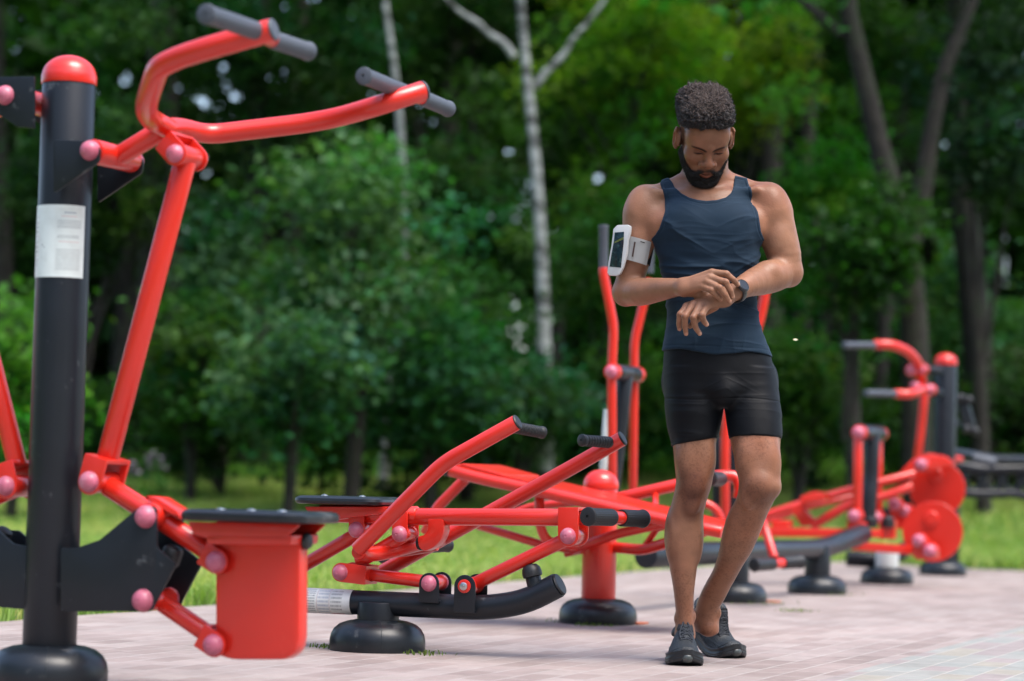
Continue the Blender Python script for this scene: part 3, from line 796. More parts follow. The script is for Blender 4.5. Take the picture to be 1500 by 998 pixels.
    up = np.clip((l[:, 2]-.06)/.04, 0.25, 1)
    nz = np.abs(vnoise(pts, 95, 1))*1.2 + np.abs(vnoise(pts, 190, 2))*.9
    pts2 = pts + vn*((nz-.55)*.0095*up)[:, None]
    root_c = np.array((1.0, 1.0, 1.0))
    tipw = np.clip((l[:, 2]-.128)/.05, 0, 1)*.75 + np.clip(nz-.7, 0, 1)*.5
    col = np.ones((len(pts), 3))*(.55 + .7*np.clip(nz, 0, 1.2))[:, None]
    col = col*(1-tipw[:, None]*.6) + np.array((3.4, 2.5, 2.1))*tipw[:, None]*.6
    hairm = mat('black_curly_hair', (.016, .0135, .014), rough=.62, spec=.35, attr='tint')
    hair = sdf_object('hair', pts2, quads, hairm, root, col)
    r = np.random.default_rng(5)
    sel = np.where((l[:, 2] > .062) & ((l[:, 1] > -.1)))[0]; sel = r.choice(sel, 16000)
    brown = mat('brown_curl_tips', (.075, .052, .043), rough=.6, spec=.3)
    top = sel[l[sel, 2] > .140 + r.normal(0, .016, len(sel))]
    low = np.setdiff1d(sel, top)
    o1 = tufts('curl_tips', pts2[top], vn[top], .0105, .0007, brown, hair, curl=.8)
    o2 = tufts('curls', pts2[low], vn[low], .0075, .0007, hairm2(), hair, curl=.9, seed=2)
    # beard: the jaw a few millimetres out, masked
    q = F.sl(hc-.21, hc+.12)
    X, Y, Z = F.grid(q); shp = F.a[q].shape
    G = np.stack([np.broadcast_to(a, shp).ravel() for a in (X, Y, Z)], 1)
    l = (G-hc) @ B
    m_ = beard_mask(l).reshape(shp)
    th = -.004 + m_*(.0018 + .003*np.clip((-l[:, 2]-.01)/.03, 0, 1).reshape(shp) + .004*np.clip((-l[:, 2]-.04)/.03, 0, 1).reshape(shp) + .006*np.clip((-.085-l[:, 2])/.04, 0, 1).reshape(shp) - .0035*(np.clip((l[:, 1]-.075)/.01, 0, 1)*np.clip((l[:, 2]+.062)/.008, 0, 1)).reshape(shp))
    outside = (l[:, 1] < -.02).reshape(shp) | (l[:, 2] > .03).reshape(shp) | (l[:, 2] < -.16).reshape(shp)
    Bf = Field(F.lo + F.h*np.array([s_.start for s_ in q]), F.lo + F.h*(np.array([s_.stop for s_ in q])-1), F.h)
    a = (F.a[q] - th); a = np.where(outside, .03, a)
    Bf.a = np.ascontiguousarray(np.minimum(a, .05).astype(np.float32)); Bf.n = np.array(Bf.a.shape)
    # keep only where mask is positive
    Bf.a = np.where(m_ <= .001, .02, Bf.a).astype(np.float32)
    pts, quads = Bf.mesh('beard'); pts, quads = biggest(pts, quads); pts = relax(pts, quads, 2, .5)
    vn = normals(pts, quads)
    nz = np.abs(vnoise(pts, 140, 3)) + np.abs(vnoise(pts, 260, 4))*.7
    pts = pts + vn*((nz-.4)*.0022)[:, None]
    beard = sdf_object('beard', pts, quads, hairm, root, np.ones((len(pts), 3))*(.55+.5*nz)[:, None])
    l = (pts-hc) @ B; ok = np.where((beard_mask(l) > .15))[0]
    if len(ok) > 10:
        sel = r.choice(ok, 11000); dd = vn[sel] + B[:, 2]*-.5
        tufts('beard_curls', pts[sel], dd, .0068, .00045, hairm2(), beard, curl=.6, seed=6)

def hairm2(): return mat('black_curls', (.014, .0125, .013), rough=.55, spec=.4)
def add_sheen(m, w, c):
    b = m.node_tree.nodes['Principled BSDF']
    b.inputs['Sheen Weight'].default_value = w; b.inputs['Sheen Roughness'].default_value = .45; b.inputs['Sheen Tint'].default_value = (*c, 1)

# ---- shoes -------------------------------------------------------------
def shoe(root, heel, toe, lift_axis, width, label=None, side=1, bend=0.0):
    """heel, toe: ends of the sole on its underside; lift_axis: up direction of the foot"""
    heel, toe = np.array(heel), np.array(toe)
    f = toe-heel; L = np.linalg.norm(f); f /= L
    up = np.array(lift_axis, float); up -= f*(up@f); up /= np.linalg.norm(up)
    s = np.cross(f, up)
    R = np.stack([s, f, up], 1)          # local (side, forward, up)
    # local field
    F = Field((-.09, -.05, -.03), (.09, L+.05, .16), .002)
    k = L/.30
    def sec(t):     # (centre side, half width, top height, ) along the foot
        T = np.array([(0, 0, .032, .074), (.04, 0, .038, .084), (.08, 0, .040, .094), (.12, .002, .042, .104), (.16, .004, .047, .100), (.20, .006, .052, .084),
                      (.24, .006, .053, .066), (.27, .004, .048, .054), (.29, .002, .036, .044), (.30, .0, .026, .036)])
        return [smooth_interp(t/k, T[:, 0], T[:, i]) for i in (1, 2, 3)]
    X, Y, Z = F.grid((slice(None),)*3); t = Y.ravel()
    cx, hw, tp = [a[None, :, None].astype(np.float32) for a in sec(np.clip(t, 0, L))]
    cx = cx*side
    spring = .018*np.clip((Y-L*.78)/(L*.22), 0, 1.2)**2 + .006*np.clip((.03-Y)/.03, 0, 1)**2
    zc = Z - spring
    # upper: superellipse in cross-section, rounded at toe and heel
    e = np.maximum(Y-(L-.028), .026-Y); e = np.maximum(e, 0)
    body_w = hw*(1-.12*np.clip(zc/.08, 0, 1))
    xr = np.abs(X-cx)
    top = tp
    q = (np.maximum(xr, 0)/body_w)**2.6 + (np.maximum(zc, 0)/top)**2.4 + (e/.030)**2.4
    up_d = (q**(1/2.5)-1)*.034
    up_d = np.maximum(up_d, .012-zc)
    # opening for the ankle
    op = ((X-cx*.3)/.030)**2 + ((Y-.068*k)/.050)**2
    hole = np.maximum((np.sqrt(op)-1)*.03, .070-zc)
    up_s = np.maximum(up_d, -hole)
    U = Field((-.09, -.05, -.03), (.09, L+.05, .16), .002); U.a = np.minimum(up_s, .05).astype(np.float32)
    # padded collar, tongue
    col = [(.030*math.cos(a), .066*k+.052*math.sin(a), .088 + .016*max(0, -math.sin(a)) - .006*abs(math.cos(a)) + .016*max(0, math.sin(a))) for a in np.linspace(0, 2*math.pi, 25)]
    for a, b in zip(col, col[1:]): U.cap(a, b, .0068, .0068, .006)
    U.chain([(0, .19*k, .074), (0, .16*k, .094), (0, .137*k, .118), (0, .126*k, .140)], [.020, .021, .021, .018], .008)
    def flat(Xx, Yy, Zz): return np.broadcast_to(.055-Zz, np.broadcast(Xx, Yy, Zz).shape)
    pts, quads = U.mesh('upper'); pts, quads = biggest(pts, quads); pts = relax(pts, quads, 2, .5)
    vn = normals(pts, quads)
    # stitched panels: toe cap, side panel, heel counter
    z = pts[:, 2]; y = pts[:, 1]/L; xa = np.abs(pts[:, 0])
    groove = np.exp(-(((z - (.026 + .03*np.clip(1-np.abs(y-.95)*6, 0, 1)))/.0016)**2))*(y > .35)
    groove += np.exp(-(((y - .30 - (z-.03)*1.5)/.006)**2))*(xa > .02)*.8 + np.exp(-(((y - .47 - (z-.02)*.8)/.006)**2))*(xa > .018)*.8
    mesh_dots = ((np.sin(pts[:, 0]*700)*np.sin(pts[:, 1]*700)) > .2)*(y > .5)*.0012
    pts = pts + vn*(-groove*.0024 - mesh_dots)[:, None]
    # the sole may bend at the ball of the foot: the toes stay level, the heel lifts
    yy_s = np.linspace(-.06, L+.06, 200); th_s = bend*(1-np.clip((yy_s-L*.52)/(L*.26), 0, 1)**1.0)
    fy, fz = np.cos(th_s), -np.sin(th_s)
    h_ = yy_s[1]-yy_s[0]; cy = np.cumsum(fy)*h_; cz = np.cumsum(fz)*h_
    iT = np.argmin(abs(yy_s-L)); cy = cy-cy[iT]; cz = cz-cz[iT]
    def world(p):
        th = np.interp(p[:, 1], yy_s, th_s); a = np.interp(p[:, 1], yy_s, cy); b = np.interp(p[:, 1], yy_s, cz)
        q = toe + np.outer(p[:, 0], s) + np.outer(a + p[:, 2]*np.sin(th), f) + np.outer(b + p[:, 2]*np.cos(th), up)
        return q
    zt = U.ax[2]; inside = U.a < 0
    hmap = np.where(inside.any(2), zt[inside.shape[2]-1-np.argmax(inside[:, :, ::-1], axis=2)], 0)
    def hgt(x, y):
        i = int(round((x-U.lo[0])/U.h)); j = int(round((y-U.lo[1])/U.h))
        return float(hmap[min(max(i, 0), hmap.shape[0]-1), min(max(j, 0), hmap.shape[1]-1)])
    upm = mat('shoe_mesh_fabric', (.016, .021, .026), rough=.55, spec=.4, bump=.6, bscale=500, var=.15, vscale=30, bdist=.001)
    solem = mat('shoe_sole_rubber', (.008, .010, .013), rough=.42, bump=.1, bscale=120)
    lacem = mat('shoe_lace', (.022, .027, .036), rough=.75)
    e = empty('shoe', tuple(heel)); e['tmp'] = 1
    o_up = sdf_object('shoe', world(pts), quads, upm, root)
    bpy.data.objects.remove(e)
    # sole
    So = Field((-.09, -.05, -.03), (.09, L+.05, .16), .002)
    soh = .032 + .010*np.clip(1-Y/(L*.5), 0, 1)
    e2 = np.maximum(np.maximum(Y-(L-.030), .028-Y), 0)
    bulge = .004 - .0015*np.cos((zc)/.012*math.pi)
    q2 = (xr/(hw+bulge))**2.4 + (e2/.036)**2.4
    sd = (q2**(1/2.4)-1)*.035
    sd = np.maximum(sd, np.maximum(zc-soh, -zc))
    So.a = np.minimum(sd, .05).astype(np.float32)
    pts, quads = So.mesh('sole'); pts, quads = biggest(pts, quads); pts = relax(pts, quads, 1, .4)
    vn = normals(pts, quads)
    gr = np.exp(-((pts[:, 2]-spring_of(pts[:, 1], L)-.012)/.0016)**2)
    notch = (np.sin(pts[:, 1]*260) > .55)*(pts[:, 2]-spring_of(pts[:, 1], L) < .008)
    pts = pts + vn*(-gr*.0018 - notch*.0012)[:, None]
    sdf_object('sole', world(pts), quads, solem, o_up)
    # toe bumper
    TB = Field((-.05, L-.06, -.02), (.05, L+.03, .07), .0015)
    TB.ell((0, L-.014, .026), (.022, .022, .017), 0)
    p3, q3 = TB.mesh('bumper'); sdf_object('toe_bumper', world(p3), q3, mat('shoe_bumper', (.05, .06, .06), rough=.35), o_up)
    # laces
    bm = bmesh.new()
    def WL(p): return Vector(world(np.array(p)[None])[0])
    ys = np.linspace(.222*k, .140*k, 7)
    for i, yv in enumerate(ys):
        wx = .019 + .0012*i
        for sg in (-1, 1):
            y2 = ys[min(i+1, 6)]; p = []
            for tt in np.linspace(-1, 1, 11):
                yy_ = yv + (y2-yv)*(tt*sg*.5+.5)
                p.append(WL((tt*wx, yy_, hgt(tt*wx, yy_) + .0012 + .0022*(sg*tt > 0)*(1-abs(tt)))))
            add_tube(bm, p, .0027, n=8, fil=0, bevel=.001)
    ty = .150*k; tz = hgt(0, ty) + .003
    for sg in (-1, 1):
        p = [WL((0, ty, tz))] + [WL((sg*xx_, ty+dy_, hgt(sg*xx_, ty+dy_)+.005)) for xx_, dy_ in ((.010, .018), (.020, .040), (.018, .066))]
        add_tube(bm, p, .0024, n=8, fil=.02, bevel=.001)
    bmesh.ops.recalc_face_normals(bm, faces=bm.faces)
    finish('lace', bm, lacem, o_up)
    return o_up
def spring_of(y, L): return .018*np.clip((y-L*.78)/(L*.22), 0, 1.2)**2 + .006*np.clip((.03-y)/.03, 0, 1)**2

def accessories(root):
    # watch on his left wrist
    c = Vector(W(1079, 427, -.20)); ax = (Vector(W(1096, 418, -.15)) - c).normalized()
    bm = bmesh.new(); x, y, d = basis(ax)
    rr = .0325
    for h0, r0 in ((0, 0),):
        rings = [ring(bm, c + ax*h + ax*-.004, x, y, r, 40) for h, r in ((-.010, rr-.003), (-.010, rr+.0005), (-.008, rr+.002), (.008, rr+.0022), (.010, rr+.001), (.010, rr-.003))]
        for a, b in zip(rings, rings[1:]): bridge(bm, a, b)
    bmesh.ops.recalc_face_normals(bm, faces=bm.faces)
    wm = mat('watch_black', (.012, .013, .015), rough=.3, bump=.2, bscale=300)
    strap = finish('watch', bm, wm, root)
    out = (Vector((.18, -1, .25)) - ax*Vector((.18, -1, .25)).dot(ax)).normalized()
    prof = [(.021, 0), (.0215, .006), (.020, .009), (.0175, .0105), (.0172, .0095), (.0005, .0095)]
    lathe('watch_case', c + out*(rr-.003) + ax*-.004, prof, wm, strap, axis=out, n=36)
    lathe('watch_glass', c + out*(rr+.0066) + ax*-.004, [(.0165, 0), (.0165, .0002), (.0001, .0003)], mat('watch_glass', (.008, .01, .012), rough=.08), strap, axis=out, n=32)
    # phone armband on his right upper arm
    white = mat('white_armband', (.55, .56, .56), rough=.45, bump=.08, bscale=200)
    base = 0.012
    def A(u, v, off): return Vector(W(u, v, -.062 + off))
    # the pouch faces left and towards the viewer: its right side lies on the arm
    def pouch(u, v, lift=0.0):
        # depth grows towards the outside of the arm (left)
        t = (u-927)/34.0
        dy = -.064 + .040*max(0, -t)**1.0 - lift
        return Vector(W(u, v, dy))
    outline = [(905, 330), (920, 329.5), (925, 332), (924, 343), (921, 352), (919.5, 371), (914, 392), (909, 402), (904, 404.5), (893, 404), (890.5, 400), (892, 385), (896.5, 360), (898.5, 344), (899, 336), (902, 333)]
    bm = bmesh.new()
    nrm = (pouch(925, 332)-pouch(904, 333)).cross(pouch(893, 404)-pouch(904, 333)).normalized()
    if nrm.y > 0: nrm = -nrm
    add_prism(bm, [pouch(u, v, .004) for u, v in outline], nrm, .012, .004)
    arm = finish('phone_armband', bm, white, root)
    scr = [(902, 341), (915.5, 340), (915, 356), (911, 392.5), (894.5, 391), (897.5, 372), (901, 352)]
    scrm = mat('phone_screen', (.008, .022, .032), rough=.13, var=.5, vscale=60, stain=(.06, .13, .14), stscale=70, strange=(.55, .75))
    bm = bmesh.new(); add_prism(bm, [pouch(u, v, .004) + nrm*.0066 for u, v in scr], nrm, .0016, .0004)
    finish('phone_screen', bm, scrm, arm)
    bm = bmesh.new(); add_prism(bm, [pouch(u, v, .004) + nrm*.0078 for u, v in [(901.5, 357), (902, 354.5), (915.2, 347.5), (915, 351)]], nrm, .0008, 0)
    finish('screen_stripe', bm, mat('screen_stripe', (.11, .13, .03), rough=.3), arm)
    # strap: wraps around the arm; flat band following an oval around the arm axis
    def band(name, v0, v1, th0, th1, m, r_add=.0, holes=None, n=28):
        bm = bmesh.new(); g = []
        for i in range(n+1):
            th = math.radians(th0 + (th1-th0)*i/n); row = []
            for j in range(7):
                v = v0 + (v1-v0)*j/6
                vv = v + 9*(i/n-.3)*0
                uc = 934.5 - (v-352)*.17; r = .054 - (v-352)*.00010 + r_add
                cc = W(uc, vv, 0.0)
                ctr = Vector(cc); 
                slope = .0165*math.sin(th)*-1
                row.append(bm.verts.new(ctr + Vector((math.sin(th)*r*.97, -math.cos(th)*(r+.004), -.006*math.sin(th)*2.2))))
            g.append(row)
        for i in range(n):
            for j in range(6): bm.faces.new((g[i][j], g[i][j+1], g[i+1][j+1], g[i+1][j]))
        ret = bmesh.ops.solidify(bm, geom=bm.faces[:], thickness=.003)
        bmesh.ops.recalc_face_normals(bm, faces=bm.faces)
        return finish(name, bm, m, arm)
    band('armband_strap', 352, 386, -62, 46, white, .002)
    band('elastic_strap', 355.5, 383, 42, 310, mat('black_elastic', (.012, .013, .016), rough=.7), -.001, n=60)
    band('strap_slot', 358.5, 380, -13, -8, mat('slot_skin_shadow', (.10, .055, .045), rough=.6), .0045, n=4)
    band('strap_slot', 355.6, 356.8, 6, 20, mat('black_elastic', (.012, .013, .016)), .0045, n=6)
# ------------------------------------------------------------------ the exercise machines
MACH = 'red and charcoal outdoor exercise machines on the paving'
def foot_disc(c, root, r=.151, m=None, name='base_cover'):
    """domed two-piece plastic cover round the foot of a post"""
    c = Vector(c); h = .092
    prof = [(r*.985, 0), (r*1.0, .012), (r*1.0, .030), (r*.975, .050), (r*.91, .068), (r*.80, .082), (r*.64, .091), (r*.50, .0945), (r*.47, .096), (r*.455, .088)]
    o = lathe(name, c, prof, m or BASEM(), root, n=56)
    # moulded seams where the two halves meet
    bm = bmesh.new()
    for sg in (1,):
        a = math.radians(-82)
        dr = Vector((math.cos(a), math.sin(a), 0)); t_ = Vector((-dr.y, dr.x, 0))
        pts = [c + dr*(rr*1.0-.0015) + Vector((0, 0, hh)) for rr, hh in prof[1:8]]
        add_tube(bm, pts, .0021, n=8, fil=0, bevel=.0005)
    bmesh.ops.recalc_face_normals(bm, faces=bm.faces)
    finish('seam', bm, m or BASEM(), o)
    return o
def dome_cap(c, r, root, name='post_cap', m=None):
    prof = [(r*1.03, -.022), (r*1.045, -.018), (r*1.045, 0)] + [(r*1.02*math.cos(a), r*.80*math.sin(a)) for a in [math.radians(x) for x in range(6, 90, 9)]]
    return lathe(name, c, prof, m or RED(), root, n=48)
def grip(name, a, b, r, root, m=None, ribs=0, lip=True, hole=True, flute=False):
    a, b = Vector(a), Vector(b); d = (b-a); L = d.length
    prof = [(r*.85, 0), (r*1.06, .002), (r*1.10, .006), (r*1.08, .011), (r, .015)] if lip else [(r*.9, 0), (r, .003)]
    if ribs:
        n = ribs; s0, s1 = .018, L-.004
        for i in range(n):
            h0 = s0 + (s1-s0)*i/n; w = (s1-s0)/n
            prof += [(r*.93, h0), (r*.93, h0+w*.35), (r*1.03, h0+w*.45), (r*1.03, h0+w*.85)]
        prof.append((r*.93, L))
    else: prof += [(r, L-.006), (r*.96, L)]
    if hole: prof = [(r*.16, .004), (r*.18, 0)] + prof
    o = lathe(name, a, prof, m or RUB(), root, axis=d.normalized(), n=72 if flute else 28)
    if flute:       # fine ribs along the rubber sleeve
        dn = d.normalized()
        for i, v in enumerate(o.data.vertices):
            h = (v.co-a).dot(dn); rad = v.co-a-dn*h
            if h > .012 and i % 3 == 0: v.co = a + dn*h + rad*.945
    return o
def clevis(name, c, along, cross, w, h, th, L, root, m=None, round_=None):
    """U-shaped fork: two rounded cheeks joined by a bridge; c = pin centre, along = towards the bridge"""
    along = along.normalized(); cross = cross.normalized(); side = along.cross(cross).normalized()
    bm = bmesh.new(); r = h/2
    arc = [c - along*(r*math.cos(a)) + side*(r*math.sin(a)) for a in [math.radians(x) for x in range(-90, 91, 15)]]
    poly = arc + [c + along*L + side*r, c + along*L - side*r]
    for sg in (-1, 1):
        add_prism(bm, [p + cross*sg*(w/2-th/2) for p in poly], cross, th, .0025)
    br = [c + along*(L-th) + side*(r-.0008), c + along*(L+.0015) + side*(r-.0008), c + along*(L+.0015) - side*(r-.0008), c + along*(L-th) - side*(r-.0008)]
    add_prism(bm, br, cross, w - .0015, .002)
    return finish(name, bm, m or RED(), root)
def pin_caps(c, cross, w, r, root, m=None, both=True):
    o = knob('bolt_cap', c - cross*(w/2), r, -cross, m or PINK(), root)
    if both: knob('bolt_cap', c + cross*(w/2), r, cross, m or PINK(), root)
    return o
def barrel(name, c, cross, w, r, root, m=None):
    return tube(name, [c - cross*w/2, c + cross*w/2], r, m or RED(), root, bevel=.003, fil=0)
def label_mat(name, col, kind):
    """printed sheet: UV u = around, v = up"""
    m = bpy.data.materials.new(name); m.use_nodes = True; MATS[name] = m
    nt = m.node_tree; N, L = nt.nodes, nt.links; b = N['Principled BSDF']; b.inputs['Roughness'].default_value = .38
    uv = N.new('ShaderNodeUVMap'); sp = N.new('ShaderNodeSeparateXYZ'); L.new(uv.outputs[0], sp.inputs[0])
    def mt(op, a, b_=None, c=None):
        n = N.new('ShaderNodeMath'); n.operation = op
        for i, x in enumerate((a, b_, c)):
            if x is None: continue
            if isinstance(x, (int, float)): n.inputs[i].default_value = x
            else: L.new(x, n.inputs[i])
        return n.outputs[0]
    u, v = sp.outputs[0], sp.outputs[1]
    def box(u0, u1, v0, v1):
        return mt('MULTIPLY', mt('MULTIPLY', mt('GREATER_THAN', u, u0), mt('LESS_THAN', u, u1)), mt('MULTIPLY', mt('GREATER_THAN', v, v0), mt('LESS_THAN', v, v1)))
    def text(u0, u1, v0, v1, lines, words):
        line = mt('LESS_THAN', mt('FRACT', mt('MULTIPLY', mt('SUBTRACT', v, v0), lines/(v1-v0))), .5)
        n = N.new('ShaderNodeTexNoise'); n.noise_dimensions = '2D'; n.inputs['Scale'].default_value = 1
        cb = N.new('ShaderNodeCombineXYZ'); L.new(mt('MULTIPLY', u, words), cb.inputs[0])
        L.new(mt('MULTIPLY', mt('FLOOR', mt('MULTIPLY', mt('SUBTRACT', v, v0), lines/(v1-v0))), 7.3), cb.inputs[1]); L.new(cb.outputs[0], n.inputs['Vector'])
        wd = mt('GREATER_THAN', n.outputs['Fac'], .42)
        return mt('MULTIPLY', mt('MULTIPLY', box(u0, u1, v0, v1), line), wd)
    col_ = N.new('ShaderNodeRGB'); col_.outputs[0].default_value = (*col, 1); cur = col_.outputs[0]
    def over(fac, rgb, a=1.0):
        nonlocal cur
        mx = N.new('ShaderNodeMix'); mx.data_type = 'RGBA'; L.new(mt('MULTIPLY', fac, a), mx.inputs[0]); L.new(cur, mx.inputs[6]); mx.inputs[7].default_value = (*rgb, 1); cur = mx.outputs[2]
    if kind == 'post':
        over(box(.52, .97, .05, .955), (.66, .72, .70), .6)
        over(text(.66, .84, .885, .915, 1, 260), (.05, .13, .25), .8)
        over(text(.62, .86, .838, .856, 1, 200), (.6, .12, .1), .55)
        over(text(.56, .93, .68, .80, 6, 300), (.06, .10, .13), .6)
        over(text(.56, .90, .54, .59, 3, 300), (.06, .10, .13), .6)
        over(text(.58, .90, .485, .505, 1, 200), (.6, .15, .12), .5)
        over(text(.55, .92, .10, .40, 14, 300), (.08, .12, .14), .5)
        over(mt('SUBTRACT', box(.06, .20, .30, .84), box(.066, .194, .31, .83)), (.5, .3, .3), .6)
        over(mt('SUBTRACT', box(.06, .20, .565, .575), 0), (.5, .3, .3), .6)
        over(text(.085, .18, .62, .80, 3, 60), (.1, .12, .12), .6); over(text(.085, .18, .34, .54, 3, 60), (.1, .12, .12), .6)
        over(text(.06, .20, .16, .27, 4, 90), (.12, .12, .12), .5)
        over(box(.285, .315, .43, .455), (.1, .12, .12), .6); over(box(.33, .36, .405, .42), (.1, .12, .12), .6)
    elif kind == 'beam':
        over(box(.02, .98, .0, .98), (.66, .68, .66), .5)
        over(text(.02, .30, .10, .92, 12, 220), (.08, .1, .12), .7)
        over(text(.36, .58, .1, .9, 8, 150), (.1, .15, .3), .5)
        over(mt('SUBTRACT', box(.34, .60, .06, .94), box(.35, .59, .1, .9)), (.4, .2, .2), .6)
        over(box(.60, .86, .0, .18), (.45, .08, .08), .8); over(text(.62, .84, .3, .9, 6, 150), (.1, .1, .1), .6)
    n = N.new('ShaderNodeTexNoise'); n.inputs['Scale'].default_value = 6; n.inputs['Detail'].default_value = 6; L.new(uv.outputs[0], n.inputs['Vector'])
    mr = N.new('ShaderNodeMapRange'); mr.inputs[1].default_value = .45; mr.inputs[2].default_value = .8; mr.inputs[4].default_value = .35; L.new(n.outputs['Fac'], mr.inputs[0])
    over(mr.outputs[0], (.42, .45, .42), 1)
    L.new(cur, b.inputs['Base Color'])
    return m
def wrap_label(name, a, b, r, th0, th1, m, parent, ref=None, n=40, flip=False):
    """sheet wrapped round a cylinder a-b between two angles (0 = towards the camera, + = right)"""
    a, b = Vector(a), Vector(b); d = (b-a).normalized()
    f = Vector((0, -1, 0)); f = (f - d*f.dot(d)).normalized(); s = f.cross(d).normalized()*-1
    if ref is not None and s.dot(ref) < 0: s = -s
    bm = bmesh.new(); uvl = bm.loops.layers.uv.new('UVMap'); g = []
    for i in range(n+1):
        th = math.radians(th0 + (th1-th0)*i/n); o = f*math.cos(th) + s*math.sin(th)
        g.append([bm.verts.new(a + o*r), bm.verts.new(b + o*r)])
    for i in range(n):
        fc = bm.faces.new((g[i][0], g[i+1][0], g[i+1][1], g[i][1]))
        for lp, (uu, vv) in zip(fc.loops, ((i/n, 0), ((i+1)/n, 0), ((i+1)/n, 1), (i/n, 1))):
            lp[uvl].uv = (vv, 1-uu) if flip else (uu, vv)
    o = finish(name, bm, m, parent)
    return o

def machine_pull():
    base = P(71, 985, 6.22); base.z = 0
    top = Vector((base.x, base.y, P(97, 112, 6.22).z))
    root = empty('lat_pull_machine', base, 'nearest machine, tall charcoal post with domed red cap, white notice and pull-down handlebars', 'exercise machine', MACH)
    M = Rig(base, 22); n, d = M.n, M.d; Zv = Vector((0, 0, 1))
    R_ = .0685
    post = tube('post', [base + Zv*.02, top], R_, BLK(), root, n=56, fil=0, bevel=.001)
    foot_disc(base, root, .151)
    dome_cap(top, R_, root)
    lz0, lz1 = P(84, 409, 6.22).z, P(88, 304, 6.22).z
    lab = wrap_label('notice', Vector((base.x, base.y, lz0)), Vector((base.x, base.y, lz1)), R_+.0014, -82, 58, label_mat('notice_print', (.70, .77, .75), 'post'), post, ref=Vector((1, 0, 0)))
    # ---------- upper bracket
    hinge = M(157, 229, 0)
    for off in (-.105, .105):
        a = [M(134, 207, -.105), M(148, 218, -.105), M(146, 238, -.105), M(79, 284, -.105), M(79, 205, -.105)]
        a = [p + n*(off+.105) for p in a]
        # cheeks run tangent to the post
        prism('bracket_plate', a, n, .008, BLK(), root, bevel=.002, round_=.01)
    hp = M(133, 221, -.105) + n*.105
    barrel('hinge_tube', hp, n, .19, .031, root)
    pin_caps(hp, n, .222, .026, root)
    # ---------- handlebars
    J = M(238, 190, 0)
    tube('main_arm', [hp + d*.02, J], .0262, RED(), root, fil=0)
    def ZP(u, v, z): return PZ(u, v, z)
    zt = 1.555
    nearT = ZP(385, 45, zt); farT = ZP(610, 132, zt)
    nearT = ZP(399, 44, zt+.004); farT = ZP(620, 133, zt-.002)
    near = [J + d*.02, M(222, 176, -.07), P(211, 160, M(211, 160, -.26).y), P(232, 98, (nearT.y + M(211, 160, -.26).y)/2 - .05), P(262, 84, nearT.y + .09), P(300, 72, nearT.y+.05), nearT]
    tube('handlebar_arm', near, .0268, RED(), root, fil=.11, n=24)
    far = [J - d*.03, M(262, 186, .14), M(302, 198, .24), P(480, 177, M(420, 190, .33).y), P(560, 153, farT.y-.05), farT]
    tube('handlebar_arm', far, .0262, RED(), root, fil=.10, n=24)
    for T_, ends, gr in ((nearT, ((300, 20), (377, 46), (398, 58), (453, 76)), .0215), (farT, ((532, 111), (594, 136), (617, 143), (657, 160)), .0212)):
        e = [ZP(u, v, zt) for u, v in ends]
        dirn = (e[3]-e[0]).normalized()
        grip('handgrip', e[0], e[1], gr, root, GREYR())
        grip('handgrip', e[3], e[2], gr, root, GREYR())
        tube('crossbar', [e[1] - dirn*.01, e[2] + dirn*.01], .019, RED(), root, fil=0)
        ad = (T_ - (near if T_ is nearT else far)[-2]).normalized()
        lathe('end_cap', T_ + ad*.001, [(.0262, 0), (.0262, .003), (.023, .006), (.001, .0072)], GREYR(), root, axis=ad)
    # ---------- rod with two forks
    def C(u, v, w): return M(u, v, -w/2) + n*(w/2)
    t0, t1 = C(256, 225, .118), C(130, 706, .123)
    rd = (t0-t1).normalized()
    clevis('fork', t0 , -(-rd) * 1.0 if False else (J-t0).normalized() * 1.0, n, .115, .062, .009, .052, root)
    barrel('rod_eye', t0, n, .09, .027, root)
    pin_caps(t0, n, .118, .024, root)
    tube('push_rod', [t0 - rd*.012, t1 + rd*.055], .0285, RED(), root, fil=0, n=28)
    clevis('fork', t1, rd, n, .120, .066, .010, .065, root)
    barrel('rod_eye', t1, n, .098, .028, root)
    pin_caps(t1, n, .123, .0275, root)
    # ---------- lower linkage
    pA = C(213, 757, .142)    # upper pivot in the black plates
    eA = C(316, 823, .096)
    dl = (eA - t1).normalized()
    tube('upper_link', [t1 + dl*.02, eA - dl*.02], .0262, RED(), root, fil=0, n=28)
    # gusset on the link round the pivot
    sd = dl.cross(n).normalized(); sd = sd if sd.z > 0 else -sd
    prism('link_gusset', [pA - dl*.05 + sd*.030 , pA + dl*.075 + sd*.030, pA + dl*.06 + sd*.047, pA - dl*.02 + sd*.047], n, .075, RED(), root, bevel=.006, round_=.012)
    barrel('pivot_tube', pA + sd*.004, n, .118, .031, root)
    pl = [(90, 803), (112, 803), (147, 791), (203, 744), (214, 740), (229, 744), (231, 803), (259, 826), (224, 893), (219, 896), (90, 896)]
    for off in (-.066, .066):
        prism('bracket_plate', [C(u, v, .132) + n*off for u, v in pl], n, .008, BLK(), root, bevel=.002, round_=.006)
    pin_caps(pA, n, .142, .029, root)
    pB = C(209, 880, .142); eB = C(312, 945, .096)
    db = (eB-pB).normalized()
    pin_caps(pB, n, .142, .029, root)
    barrel('pivot_tube', pB, n, .118, .027, root)
    tube('lower_link', [pB, eB - db*.02], .0235, RED(), root, fil=0, n=28)
    for e_, dd in ((eA, dl), (eB, db)):
        clevis('fork', e_, -dd, n, .092, .062, .009, .046, root)
        pin_caps(e_, n, .096, .027, root)
    # rubber stop between the plates
    tube('rubber_stop', [M(247, 830, 0), M(256, 800, 0)], .026, RUB(), root, n=24, bevel=.012)
    # ---------- seat carriage: folded plate with rounded lower corner
    q = [(322, 783), (446, 783), (445, 935), (441, 955), (425, 966), (345, 966), (326, 960), (322, 952)]
